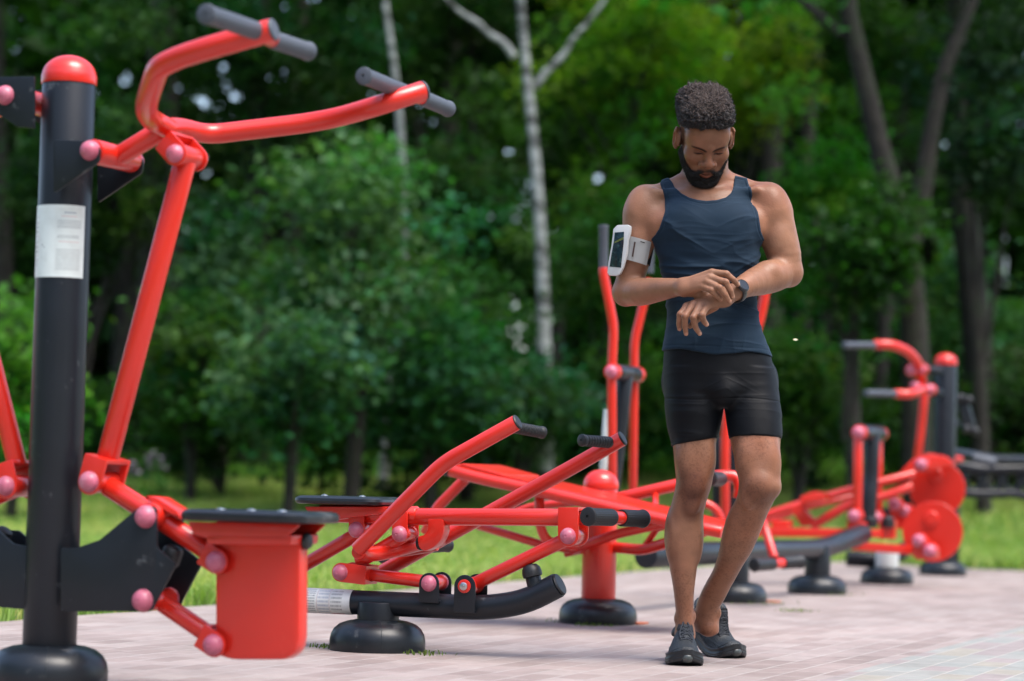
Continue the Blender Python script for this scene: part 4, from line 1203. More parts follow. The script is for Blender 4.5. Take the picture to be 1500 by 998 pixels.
    pl2 = [M(u, v, 0) for u, v in q]
    prism('seat_carrier', pl2, n, .052, RED(), root, bevel=.012, round_=.02)
    for s_ in (-1, 1):
        prism('seat_bracket', [M(296, 764, 0) + n*.07*s_, M(460, 768, 0) + n*.07*s_, M(446, 781, 0) + n*.07*s_, M(436, 790, 0)+n*.07*s_, M(330, 790, 0)+n*.07*s_, M(306, 783, 0) + n*.07*s_], n, .007, RED(), root, bevel=.002, round_=.008)
    prism('seat_bracket', [M(322, 781, 0), M(448, 783, 0), M(446, 798, 0), M(324, 797, 0)], n, .147, RED(), root, bevel=.004, round_=.008)
    lathe('rubber_stop', M(446, 793, 0) + d*.002, [(.021, 0), (.021, .006), (.016, .014), (.001, .019)], RUB(), root, axis=d)
    # seat: rounded slab with a lip
    sc_ = M(382, 756, 0); sc_.z -= 0
    seat(root, sc_, d, n, .172, .135, .028)
    for dx in (-.085, .0, .085):
        lathe('seat_bolt', sc_ + d*dx*1.0 - n*.05 + Zv*.012, [(.012, 0), (.011, .004), (.006, .006), (.001, .0065)], STEEL(), root)
    # ---------- left station, cut by the picture's edge
    for off in (-.105, .105):
        prism('bracket_plate', [M(-4, 128, 0)+n*off, M(7, 123, 0)+n*off, M(84, 122, 0)+n*off, M(84, 197, 0)+n*off, M(60, 195, 0)+n*off, M(3, 158, 0)+n*off, M(-4, 148, 0)+n*off], n, .008, BLK(), root, bevel=.002)
    h2 = M(9, 140, -.105) + n*.105
    barrel('hinge_tube', h2, n, .19, .031, root); pin_caps(h2, n, .222, .026, root)
    f1 = C(8, 712, .118)
    tube('push_rod', [f1 + Zv*.05 + d*-.004, M(-70, 300, 0)], .0262, RED(), root, fil=0)
    clevis('fork', f1, (M(-70, 300, 0)-f1), n, .115, .066, .009, .06, root); pin_caps(f1, n, .118, .026, root)
    barrel('rod_eye', f1, n, .09, .028, root)
    tube('main_arm', [h2, M(-90, 175, 0)], .026, RED(), root, fil=0)
    tube('upper_link', [f1, M(-110, 770, 0)], .026, RED(), root, fil=0)
    for off in (-.066, .066):
        prism('bracket_plate', [C(u, v, .132)+n*off*.7 for u, v in ((60, 800), (60, 896), (-20, 889), (-80, 889), (-100, 812), (-60, 775), (-8, 778), (3, 787), (14, 797), (30, 800))], n, .008, BLK(), root, bevel=.002)
    tube('rubber_stop', [M(-6, 800, 0), M(10, 775, 0)], .022, RUB(), root, bevel=.01)

def seat(root, c, d, n, hx, hy, th, m=None):
    bm = bmesh.new()
    def prof(h, k, seg=10):
        P_ = []
        r = .055
        for cx, cy, a0 in ((hx-k, hy-k, 0), (-hx+k, hy-k, 90), (-hx+k, -hy+k, 180), (hx-k, -hy+k, 270)):
            rr = max(r-k, .004)
            for i in range(seg+1):
                a = math.radians(a0 + 90*i/seg)
                x = cx - math.copysign(rr, cx) + rr*math.cos(a); y = cy - math.copysign(rr, cy) + rr*math.sin(a)
                P_.append(c + d*x + n*y + Vector((0, 0, h)))
        return [bm.verts.new(p) for p in P_]
    rs = [prof(-th*.5, .012), prof(-th*.42, .004), prof(-th*.1, 0), prof(th*.2, .002), prof(th*.42, .010), prof(th*.5, .022), prof(th*.42, .032), prof(th*.36, .06)]
    for a, b in zip(rs, rs[1:]): bridge(bm, a, b)
    bm.faces.new(rs[0]); bm.faces.new(rs[-1]); bmesh.ops.recalc_face_normals(bm, faces=bm.faces)
    return finish('seat', bm, m or BASEM(), root)

def machine_row():
    base = P(553, 935, 7.64); base.z = 0
    M = Rig(base, 20); n, d = M.n, M.d; Zv = Vector((0, 0, 1))
    root = empty('rowing_machine', base, 'low red rowing machine with two slanting levers, ribbed black grips and a black seat', 'exercise machine', MACH)
    foot_disc(base, root, .151)
    zb = M(553, 884, 0).z
    stem = tube('stem', [base + Zv*.04, Vector((base.x, base.y, zb + .005))], .066, BLK(), root, n=40, fil=0)
    beam = [M(345, 878, 0), M(520, 881.5, 0), M(712, 888, 0), M(770, 882, 0), M(818, 857, 0)]
    for p in beam[:3]: p.z = zb
    bt = tube('beam', [M(-0, 872, 0) + Zv*0, beam[1], beam[2], beam[3], beam[4]] if False else [beam[0], beam[1], beam[2], beam[3], beam[4]], .0385, BLK(), root, n=36, fil=.09)
    e = (beam[4]-beam[3]).normalized()
    lathe('beam_end', beam[4] + e*.0005, [(.034, 0), (.036, .003), (.033, .008), (.028, .009), (.001, .0095)], RUB(), bt, axis=e)
    a, b = M(446, 880, 0), M(519, 881, 0); a.z = b.z = zb
    wrap_label('notice', a, b, .0398, -88, 95, label_mat('beam_notice', (.68, .68, .64), 'beam'), bt, ref=Zv*-1, flip=True)
    base2 = M(388, 878, 0); base2.z = 0
    foot_disc(base2, root, .12); tube('stem', [base2 + Zv*.04, base2 + Zv*(zb+.005)], .066, BLK(), root, n=32, fil=0)
    # seat carriage and bar
    pS, pE = M(600, 757, 0), M(838, 758, 0)
    tube('seat_bar', [pS, pE], .0268, RED(), root, fil=0, n=28)
    tube('seat_bar', [M(470, 752, 0), M(612, 755, 0)], .0285, RED(), root, fil=0, n=28)
    seat(root, M(511, 733, 0), d, n, .150, .125, .026)
    prism('seat_bracket', [M(458, 742, 0), M(580, 742, 0), M(575, 752, 0), M(500, 762, 0), M(470, 762, 0)], n, .13, RED(), root, bevel=.004)
    for dx in (-.06, .07): lathe('seat_bolt', M(512, 733, 0) + d*dx - n*.06 + Zv*.012, [(.010, 0), (.009, .004), (.001, .0065)], STEEL(), root)
    for (u, v, vb, wd) in ((531, 776, 748, .075), (594, 782, 750, .085)):
        c = M(u, v, -.0); up = (M(u, vb, 0)-c)
        clevis('fork', c, up, n, .10, .052, .008, up.length, root); pin_caps(c, n, .104, .0255, root)
        barrel('pivot_tube', c, n, .08, .024, root)
    cR = M(840, 785, 0); clevis('fork', cR, (M(840, 746, 0)-cR), n, .105, .066, .009, (M(840, 744, 0)-cR).length, root)
    pin_caps(cR, n, .109, .0255, root); barrel('pivot_tube', cR, n, .086, .028, root)
    # foot rests at the front
    fc = M(902, 758, 0)
    fa, fb = M(863, 757, -.14), M(940, 760, .14)
    dirn = (fb-fa).normalized(); mid = (fa+fb)/2
    tube('foot_crossbar', [fa, fb], .0205, RED(), root, fil=0)
    tube('foot_neck', [pE, mid - dirn*.005], .0245, RED(), root, fil=0)
    grip('foot_rest', fa - dirn*.01, mid - dirn*.022, .0265, root, RUB(), flute=True); grip('foot_rest', fb + dirn*.01, mid + dirn*.030, .0265, root, RUB(), flute=True)
    # levers
    def lever(off, pts, g, sgn):
        p = [M(u, v, off) for u, v in pts]
        tube('lever', p, .0242, RED(), root, fil=.05, n=28)
        dr = (p[-1]-p[-2]).normalized()
        lathe('end_cap', p[-1] + dr*.0005, [(.0235, 0), (.0242, .003), (.021, .006), (.001, .007)], RUB(), root, axis=dr)
        c = p[-1] - dr*.026
        ge = M(796, 634, off+.13) if sgn > 0 else M(851, 645, off-.13)
        gd = (ge-c).normalized()
        grip('ribbed_handgrip', ge, c + gd*.022, .0178, root, RUB(), ribs=9)
        tube('crossbar', [c, c + gd*.03], .016, RED(), root, fil=0)
        return p
    a_ = lever(-.16, [(523, 806), (649, 679), (757, 619)], 0, 1)
    b_ = lever(.22, [(560, 838), (648, 789), (841, 683), (911, 643)], 0, -1)
    tube('lever_foot', [a_[0] + d*.005 - Zv*.005, M(535, 812, -.10), M(560, 811, -.02), M(600, 800, .05), M(648, 789, .22)], .0238, RED(), root, fil=.05)
    tube('lever_link', [M(594, 783, 0), M(556, 806, 0), M(524, 824, 0)], .022, RED(), root, fil=.02)
    # crossing lower bar seen to the left, ends behind the seat carrier of the next machine
    tube('cross_lever', [M(400, 856, .1), M(446, 828, .1), M(531, 778, .02)], .0225, RED(), root, fil=0)
    tube('cross_lever', [M(540, 808, .16), M(590, 806, .16), M(640, 797, .16)], .0225, RED(), root, fil=.02)
    grip('foot_rest', M(657, 799, .34), M(628, 801, .22), .021, root, RUB())
    grip('foot_rest', M(560, 816, .3), M(600, 811, .22), .021, root, RUB())
    # hook with rubber stop
    prism('stop_hook', [M(630, 760, 0), M(654, 760, 0), M(655, 778, 0), M(650, 792, 0), M(640, 802, 0), M(626, 808, 0), M(618, 802, 0), M(616, 786, 0), M(626, 784, 0), M(632, 776, 0)], n, .055, RED(), root, bevel=.004, round_=.012)
    lathe('rubber_stop', M(618, 796, 0), [(.022, 0), (.022, .006), (.018, .014), (.001, .020)], RUB(), root, axis=(M(600, 798, 0)-M(618, 796, 0)).normalized())
    # lower links to the black beam
    c1 = M(508, 838, 0); c2 = M(638, 854, 0); c3 = M(690, 858, 0)
    clevis('fork', c1, (c2-c1), n, .10, .060, .009, .085, root); pin_caps(c1, n, .104, .0255, root)
    dd = (c2-c1).normalized()
    tube('lower_link', [c1 + dd*.08, c2], .0205, RED(), root, fil=0); barrel('pivot_tube', c2, n, .088, .0235, root)
    de = (cR-c3).normalized()
    tube('lower_link', [c3, cR], .0215, RED(), root, fil=0, n=28); barrel('pivot_tube', c3, n, .096, .0265, root)
    for c, L, w in ((c2, .058, .066), (c3, .080, .070)):
        dn = -Zv
        clevis('beam_bracket', c, dn, n, .112, w, .007, L, root, BLK())
    pin_caps(c2, n, .116, .0255, root)
    lathe('bolt_washer', c3 - n*.057, [(.021, 0), (.021, .003), (.017, .0045), (.001, .0045)], RED(), root, axis=-n)
    lathe('bolt', c3 - n*.0615, [(.012, 0), (.0125, .006), (.009, .008), (.0055, .0085), (.0052, .014), (.0005, .015)], STEEL(), root, axis=-n, n=12)
    # bumper on the beam
    s0, s1 = M(788, 878, 0), M(779, 838, 0); dv = (s1-s0).normalized()
    tube('bumper_post', [s0, s1], .024, BLK(), root, fil=0)
    lathe('rubber_bumper', s1 - dv*.006, [(.022, -.012), (.030, -.008), (.031, .004), (.028, .018), (.019, .028), (.001, .032)], RUB(), root, axis=dv)

def machine_board():
    base = P(876, 895, 9.38); base.z = 0
    M = Rig(base, 22); n, d = M.n, M.d; Zv = Vector((0, 0, 1))
    root = empty('sit_up_bench', base, 'sloping red sit-up board on tube legs fixed to a short red domed pillar', 'exercise machine', MACH)
    top = Vector((base.x, base.y, M(878, 708, 0).z)); 
    tube('pillar', [base + Zv*.02, top], .0665, RED(), root, n=48, fil=0)
    dome_cap(top, .0665, root); foot_disc(base, root, .151)
    f = bmesh.new()
    # the board lies in front of the pillar
    o1, o2 = -.50, -.11
    na = [(655, 688), (703, 701), (800, 722), (975, 763), (1058, 780)]
    near = [M(u, v, o1) for u, v in na]
    # far edge: same line moved back across the board
    far = [p + n*(o2-o1) + Zv*.0 for p in near]
    far = [p for p in far]
    tube('side_rail', near, .0225, RED(), root, fil=.1); tube('side_rail', far, .0225, RED(), root, fil=.1)
    up = (near[2]-near[0]).normalized().cross(n); up = up if up.z > 0 else -up
    lift = up*.020
    prism('board', [near[0]+lift+d*.02, near[3]+lift, near[4]+lift-d*.02, far[4]+lift-d*.02, far[3]+lift, far[0]+lift+d*.02][:6], up, .008, RED(), root, bevel=.003)
    bd = (near[1]-near[0]).normalized()
    prism('head_plate', [near[0]+lift*1.5+bd*.05, near[0]+lift*1.5+bd*.22, far[0]+lift*1.5+bd*.22, far[0]+lift*1.5+bd*.05], up, .014, RED(), root, bevel=.005)
    for e0, e1 in ((near[0], near[1]), (far[0], far[1])):
        ax = (e0-e1).normalized(); lathe('end_cap', e0 - ax*.004, [(.0235, -.01), (.0245, 0), (.0235, .010), (.016, .016), (.001, .018)], RUB(), root, axis=ax)
    tube('strut', [M(683, 700, o1+.15), M(640, 744, o1+.15), M(622, 782, o1+.15)], .0205, RED(), root, fil=.03)
    tube('crossbar', [M(683, 700, o1+.0), M(683, 700, o2)], .018, RED(), root, fil=0)
    tube('loop', [M(790, 728, o1+.1), M(790, 768, o1+.1), M(800, 794, o1+.12), M(845, 800, o1+.2)], .0185, RED(), root, fil=.05)
    tube('lower_rail', [M(700, 770, -.18), M(800, 800, -.2), M(852, 806, -.1)], .0165, RED(), root, fil=.03)
    tube('lower_rail', [M(700, 770, .12), M(780, 742, .12), M(852, 735, .05)], .0165, RED(), root, fil=.03)
    tube('lower_rail', [M(826, 810, -.05), M(866, 802, -.02)], .0185, RED(), root, fil=0)
    tube('lower_rail', [M(838, 806, -.16), M(905, 782, -.2), M(985, 764, -.3)], .0185, RED(), root, fil=.03)
    tube('lower_rail', [M(900, 802, .0), M(940, 806, -.05), M(972, 797, -.1), M(1032, 778, -.25)], .0215, RED(), root, fil=.04)
    tube('brace', [M(945, 800, -.05), M(962, 775, -.1), M(985, 768, -.2)], .013, RED(), root, fil=.02)
    tube('upper_rail', [M(898, 732, .05), M(985, 712, .1), M(1047, 697, .15), M(1078, 698, .18), M(1084, 712, .18), M(1082, 730, .18)], .0235, RED(), root, fil=.05)
    grip('foot_roller', M(1039, 701, -.02), M(1056, 702, .13), .028, root, RUB()); 
    tube('brace', [M(960, 720, .1), M(960, 760, -.1)], .013, RED(), root, fil=0)

def machine_walker():
    bA = Vector((1.037, 11.3, 0)); bB = Vector((1.565, 12.4, 0))
    bA = P(1076, 868, 11.3); bA.z = 0; bB = P(1197, 858, 12.4); bB.z = 0
    root = empty('air_walker', bA, 'red walking machine with paired upright swing arms, black posts and thick black ground beam', 'exercise machine', MACH)
    Zv = Vector((0, 0, 1))
    zb = P(1090, 808, 11.4).z
    for b in (bA, bB):
        foot_disc(b, root, .151); tube('stem', [b + Zv*.04, b + Zv*(zb+.01)], .066, BLK(), root, n=32, fil=0)
    ax = (bB-bA).normalized(); cr = Vector((ax.y, -ax.x, 0))
    s = bA - ax*1.1 + Zv*zb
    tube('beam', [s - Zv*.0, bA + Zv*zb, bB + Zv*(zb-.008) - ax*.05, bB + ax*.16 + Zv*(zb), P(1264, 782, 12.95)], .052, BLK(), root, n=32, fil=.2)
    # first pair of arms
    def pair(u1, u2, Y, tall, vtop):
        pass
    Y1 = 10.55
    p1 = [P(884, 392, Y1), P(884, 402, Y1), P(899, 478, Y1), P(896, 545, Y1), P(897, 704, Y1)]
    tube('swing_arm', p1, .0205, RED(), root, fil=.05); grip('handgrip', P(884, 330, Y1), P(884, 393, Y1), .0205, root, GREYR())
    Y2 = 10.95
    p2 = [P(950, 408, Y2), P(940, 456, Y2), P(929, 500, Y2), P(929, 548, Y2), P(927, 724, Y2)]
    tube('swing_arm', p2, .0200, RED(), root, fil=.05); grip('handgrip', P(952, 340, Y2), P(951, 400, Y2), .0205, root, GREYR())
    c1, c2 = P(898, 545, Y1), P(933, 549, Y2); cx = (c2-c1).normalized()
    tube('pivot_housing', [c1 + cx*.035, c2 - cx*.03], .036, BLK(), root, fil=0, n=32)
    for c, sg in ((c1, -1), (c2, 1)):
        tube('arm_hub', [c - cx*.028, c + cx*.028], .036, RED(), root, fil=0, n=28); knob('bolt_cap', c + cx*sg*.028, .030, cx*sg, PINK(), root)
    cm = (c1+c2)/2
    tube('upright', [cm, P(906, 640, Y1+.2), P(893, 740, Y1+.2), P(890, 800, Y1+.2)], .036, BLK(), root, fil=.1, n=28)
    tube('sticker_post', [P(883, 694, Y1+.1), P(890, 600, Y1+.1)], .017, mat('white_sticker', (.62, .68, .66), rough=.5), root, fil=0)
    # second pair, mostly behind the man
    Y3 = 11.5
    tube('swing_arm', [P(1124, 400, Y3), P(1118, 452, Y3), P(1104, 500, Y3), P(1066, 585, Y3), P(1062, 640, Y3), P(1062, 764, Y3)], .0225, RED(), root, fil=.08)
    tube('upright', [P(1074, 600, Y3+.15), P(1075, 690, Y3+.15), P(1072, 800, Y3+.15)], .034, BLK(), root, fil=.05)
    tube('upright', [P(1052, 640, Y3+.3), P(1050, 760, Y3+.3)], .026, BLK(), root, fil=0)
    tube('swing_arm', [P(1078, 640, Y3+.25), P(1080, 700, Y3+.25), P(1078, 770, Y3+.2)], .018, RED(), root, fil=.03)
    # pedal
    tube('pedal_arm', [P(1104, 735, 11.0), P(1120, 772, 11.0), P(1134, 818, 10.9)], .0205, RED(), root, fil=.05)
    a, b = P(1104, 828, 10.8), P(1173, 823, 11.05); dn = (b-a).normalized(); m_ = (a+b)/2
    tube('pedal_bar', [a + dn*.01, b - dn*.01], .0235, RED(), root, fil=0)
    grip('foot_rest', a, m_ - dn*.034, .029, root, RUB()); grip('foot_rest', b, m_ + dn*.034, .029, root, RUB())
    tube('foot_rail', [P(995, 722, 11.2), P(1050, 745, 11.2), P(1058, 772, 11.2)], .02, RED(), root, fil=.05)

def machine_bike():
    b1 = P(1299, 848, 13.9); b1.z = 0
    root = empty('leg_stepper', b1, 'red stepping machine with two round red flywheel discs and a short black upright', 'exercise machine', MACH)
    Zv = Vector((0, 0, 1)); Y = 13.6
    foot_disc(b1, root, .151)
    zt = P(1299, 800, 13.9).z
    tube('stem', [b1 + Zv*.04, b1 + Zv*zt], .066, mat('white_stem', (.60, .64, .62), rough=.5, stain=(.4, .42, .4), stscale=12), root, n=32, fil=0)
    def T(name, pts, r, m=None, Y_=Y, fil=.06, **k): return tube(name, [P(u, v, Y_ if len(q) == 0 else q[0]) for u, v, *q in pts], r, m or RED(), root, fil=fil, **k)
    T('black_rail', [(1240, 818, 14.0), (1300, 822, 14.0), (1345, 792, 14.1), (1352, 745, 14.2)], .045, BLK())
    # long lower rails (flat bars)
    nrm = Vector((.35, .93, 0))
    def bar(name, pts, th=.05, m=None, Y_=Y): return prism(name, [P(u, v, Y_) for u, v in pts], nrm, th, m or RED(), root, bevel=.004)
    bar('lower_bar', [(1096, 772), (1292, 776), (1292, 788), (1096, 786)], .06, Y_=13.3)
    bar('lower_bar', [(1250, 793), (1345, 800), (1345, 813), (1248, 806)], .05, Y_=13.3)
    bar('pedal_block', [(1134, 762), (1158, 762), (1158, 774), (1134, 774)], .12, Y_=13.4)
    bar('pedal_block', [(1177, 727), (1196, 720), (1212, 722), (1212, 734), (1177, 738)], .14, Y_=13.5)
    T('upper_bar', [(1100, 762), (1176, 738), (1252, 716), (1340, 694)], .024, fil=.03)
    T('upper_bar', [(1100, 772, 13.9), (1185, 742, 13.9), (1252, 727, 13.9)], .018)
    T('curved_bar', [(1188, 772), (1250, 735), (1292, 729), (1336, 712)], .026, fil=.1)
    bar('gusset', [(1158, 744), (1176, 742), (1200, 768), (1176, 772)], .05)
    # upright with cross head
    T('red_upright', [(1257, 640, 13.3), (1256, 752, 13.3)], .026)
    T('red_upright', [(1286, 640, 13.8), (1286, 752, 13.8)], .026)
    T('black_upright', [(1278, 634, 13.55), (1276, 700, 13.55), (1271, 764, 13.5)], .042, BLK(), n=28)
    c1, c2 = P(1259, 634, 13.3), P(1289, 636, 13.85); cx = (c2-c1).normalized()
    tube('cross_head', [c1 + cx*.04, c2 - cx*.02], .045, BLK(), root, fil=0, n=28)
    tube('arm_hub', [c1 - cx*.03, c1 + cx*.04], .042, RED(), root, fil=0); tube('arm_hub', [c2 - cx*.03, c2 + cx*.04], .042, RED(), root, fil=0)
    knob('bolt_cap', c1 - cx*.03, .036, -cx, PINK(), root)
    for u, v, y in ((1252, 756, 13.2), (1284, 758, 13.6)):
        c = P(u, v, y); tube('pivot_tube', [c - cx*.02, c + cx*.09], .038, RED(), root, fil=0); knob('bolt_cap', c - cx*.02, .034, -cx, PINK(), root)
    bar('bearing_box', [(1243, 765), (1268, 765), (1268, 786), (1243, 786)], .09, Y_=13.25)
    bar('bearing_box', [(1290, 762), (1312, 762), (1312, 790), (1290, 790)], .09, Y_=13.4)
    for u, v in ((1276, 768), (1301, 768)):
        lathe('rubber_stop', P(u, v, 13.35), [(.034, -.02), (.036, .0), (.034, .03), (.02, .042), (.001, .045)], RUB(), root)
    # flywheels
    for (u, v, r, y) in ((1373, 716, .160, 14.0), (1366, 779, .166, 13.4)):
        c = P(u, v, y); nn = Vector((.28, .95, 0)).normalized()*-1
        f = lathe('flywheel', c, [(r*.985, -.007), (r, -.004), (r, .004), (r*.985, .007), (.04, .0075)], RED(), root, axis=nn, n=56)
        h = P(u-2, v-19, y); lathe('hub', h + nn*.005, [(.042, 0), (.042, .012), (.037, .018), (.001, .021)], RED(), f, axis=nn)
    for u, v, y in ((1350, 681, 13.7), (1312, 739, 13.7), (1326, 748, 13.8), (1347, 792, 13.15), (1363, 807, 13.1)):
        c = P(u, v, y); knob('bolt_cap', c - nrm*.03, .036, -nrm, PINK(), root); tube('link_hub', [c - nrm*.03, c + nrm*.06], .040, RED(), root, fil=0)
    bar('crank_plate', [(1338, 796), (1352, 788), (1372, 798), (1376, 818), (1345, 820), (1336, 812)], .05, Y_=13.2)
    bar('crank_plate', [(1322, 690), (1340, 672), (1362, 664), (1384, 668), (1400, 680), (1372, 688), (1345, 694), (1330, 696)], .09, Y_=13.9)
    bar('link_plate', [(1304, 745), (1334, 745), (1334, 775), (1308, 775)], .05, Y_=13.8)
    bar('black_box', [(1288, 744), (1320, 744), (1320, 765), (1288, 765)], .10, BLK(), Y_=14.0)

def machine_far():
    b = P(1381, 835, 15.5); b.z = 0
    root = empty('arm_trainer', b, 'farthest machine, charcoal post with red cap and curved red handlebars on its left', 'exercise machine', MACH)
    Zv = Vector((0, 0, 1)); Y = 15.3
    top = Vector((b.x, b.y, P(1385, 530, 15.5).z))
    foot_disc(b, root, .151); tube('post', [b + Zv*.02, top], .0705, BLK(), root, n=40, fil=0); dome_cap(top, .0705, root)
    def T(name, pts, r, m=None, Y_=Y, fil=.08, **k): return tube(name, [P(u, v, Y_ if len(q) == 0 else q[0]) for u, v, *q in pts], r, m or RED(), root, fil=fil, **k)
    T('handlebar', [(1280, 505, 14.9), (1306, 505, 14.9), (1330, 514, 15.0), (1346, 532, 15.1), (1350, 560, 15.2)], .030, fil=.12)
    T('handlebar', [(1310, 577, 14.9), (1334, 578, 14.9), (1352, 570, 15.1), (1364, 572, 15.2)], .029, fil=.06)
    grip('handgrip', P(1236, 506, 14.7), P(1284, 506, 14.9), .0215, root, GREYR()); grip('handgrip', P(1268, 576, 14.7), P(1314, 577, 14.9), .0215, root, GREYR())
    T('push_rod', [(1355, 566), (1350, 620), (1344, 672)], .026)
    T('arm_bracket', [(1352, 541, 15.3), (1378, 543, 15.4)], .026, BLK(), fil=0)
    T('arm_bracket', [(1352, 572, 15.3), (1378, 576, 15.4)], .026, BLK(), fil=0)
    nrm = Vector((.35, .93, 0))
    for u, v in ((1336, 543), (1362, 571), (1350, 541), (1342, 567)):
        c = P(u, v, 15.15); knob('bolt_cap', c - nrm*.03, .034, -nrm, PINK(), root); tube('link_hub', [c - nrm*.03, c + nrm*.06], .038, RED(), root, fil=0)
    T('stay', [(1380, 590, 15.6), (1404, 625, 15.6)], .02, BLK(), fil=0)
    # small tilted black board with rollers behind the post
    prism('back_pad', [P(1401, 577, 15.9), P(1416, 580, 15.9), P(1431, 632, 15.9), P(1413, 636, 15.9)], nrm, .05, BLK(), root, bevel=.006)
    for u, v in ((1407, 583), (1419, 586), (1416, 629), (1428, 632)):
        knob('bolt_cap', P(u, v, 15.85), .03, -nrm, RUB(), root)
def bench_black():
    b = P(1465, 770, 16.9); 
    Y = 16.6; c = P(1460, 700, Y); g = Vector((c.x, c.y, 0))
    root = empty('bench_machine', g, 'black slatted bench frame with round holes at the right edge of the paving', 'bench')
    nrm = Vector((.3, .95, 0))
    def T(name, pts, r, m=None, Y_=Y, fil=.05): return tube(name, [P(u, v, Y_ if len(q) == 0 else q[0]) for u, v, *q in pts], r, m or BLK(), root, fil=fil)
    T('top_rail', [(1380, 661, 15.9), (1420, 667, 16.2), (1455, 674, 16.3), (1560, 676, 16.6)], .035, BLK())
    T('side_rail', [(1398, 681), (1440, 688), (1560, 686)], .035)
    T('bottom_rail', [(1402, 722), (1440, 724), (1488, 723), (1530, 735), (1560, 760)], .032)
    T('padded_roll', [(1424, 671, 16.1), (1458, 678, 16.1)], .034, GREYR())
    T('red_stub', [(1382, 671, 15.8), (1408, 673, 15.9)], .022, RED())
    # perforated side plate: uprights and rings
    bm = bmesh.new()
    for i in range(6):
        u = 1412 + i*28; add_tube(bm, [P(u, 688, Y), P(u-2, 722, Y)], .014, n=8, fil=0)
    for i in range(6):
        u = 1426 + i*28; cc = P(u, 705, Y); R_ = .052
        pts = [cc + Vector((R_*math.cos(a), 0, R_*1.15*math.sin(a))) for a in np.linspace(0, 2*math.pi, 21)]
        add_tube(bm, pts, .014, n=8, fil=0)
    bmesh.ops.recalc_face_normals(bm, faces=bm.faces); finish('perforated_side', bm, BLK(), root)
    for u in (1400, 1600):
        p = P(u, 722, Y); tube('leg', [p, Vector((p.x, p.y, -.02))], .03, BLK(), root, fil=0)
# ------------------------------------------------------------------ paving, lawn, wood
ND = Vector((math.sin(math.radians(22)), math.cos(math.radians(22)), 0)); DD = Vector((math.cos(math.radians(22)), -math.sin(math.radians(22)), 0))
def terrain(x, y):
    t = np.clip((y-17.6)/12, 0, 1); t = t*t*(3-2*t)
    side = .72 + .28*np.clip((x+4)/5, 0, 1)
    return t*.74*side - .006
EDGE = [(-5.2, 0.2), (-1.84, 8.45), (-.02, 12.9), (.86, 15.05), (1.95, 17.5), (2.5, 17.8), (3.3, 16.95), (5.0, 16.3), (9.5, 14.5)]
def setting_ground():
    # one ground sheet to the horizon
    xs = np.concatenate([np.linspace(-400, -30, 12), np.linspace(-28, 28, 90), np.linspace(30, 400, 12)])
    ys = np.concatenate([np.linspace(-60, -5, 8), np.linspace(-4, 60, 110), np.linspace(65, 900, 20)])
    X, Y = np.meshgrid(xs, ys, indexing='ij'); Z = terrain(X, Y) + 0*X
    V = np.stack([X.ravel(), Y.ravel(), Z.ravel()], 1); ny = len(ys)
    i = np.arange(len(xs)-1)[:, None]*ny + np.arange(ny-1)[None, :]; i = i.ravel()
    me = meshdata('lawn', V, np.stack([i, i+ny, i+ny+1, i+1], 1))
    m = mat('lawn_soil', (.085, .135, .035), rough=.95, bump=.6, bscale=12, bdist=.02, var=.3, vscale=1.5, stain=(.075, .06, .035), stscale=1.2, strange=(.55, .75))
    g = finish('lawn', me, m); tag(g, kind='structure')
    # paving slab: a sheet with a concrete kerb edge
    poly = [Vector((x, y, .0)) for x, y in EDGE] + [Vector((9.5, .2, 0))]
    bm = bmesh.new(); fc = bm.faces.new([bm.verts.new(p) for p in poly]); bmesh.ops.recalc_face_normals(bm, faces=[fc])
    if fc.normal.z < 0: bmesh.ops.reverse_faces(bm, faces=[fc])
    r = bmesh.ops.extrude_face_region(bm, geom=[fc]); vs = [v for v in r['geom'] if isinstance(v, bmesh.types.BMVert)]
    for v in bm.verts:
        if v not in vs: v.co.z -= .10
    bmesh.ops.recalc_face_normals(bm, faces=bm.faces)
    p = finish('paving', bm, paving_mat(), smooth=False); tag(p, kind='structure')
    # forest floor
    xs = np.linspace(-60, 60, 60); ys = np.linspace(27, 120, 50)
    X, Y = np.meshgrid(xs, ys, indexing='ij'); Z = terrain(X, Y) + .012 + .02*np.sin(X*1.7)*np.sin(Y*1.3)*0
    edge = 27 + .8*np.sin(X*.9) + .5*np.sin(X*2.3+1); Y2 = np.where(Y < 27.5, edge, Y); Z = terrain(X, Y2) + .012
    V = np.stack([X.ravel(), Y2.ravel(), Z.ravel()], 1); ny = len(ys)
    i = (np.arange(len(xs)-1)[:, None]*ny + np.arange(ny-1)[None, :]).ravel()
    ff = finish('forest_floor', meshdata('forest_floor', V, np.stack([i, i+ny, i+ny+1, i+1], 1)), mat('leaf_litter', (.030, .026, .014), rough=1, var=.4, vscale=3))
    tag(ff, kind='structure')
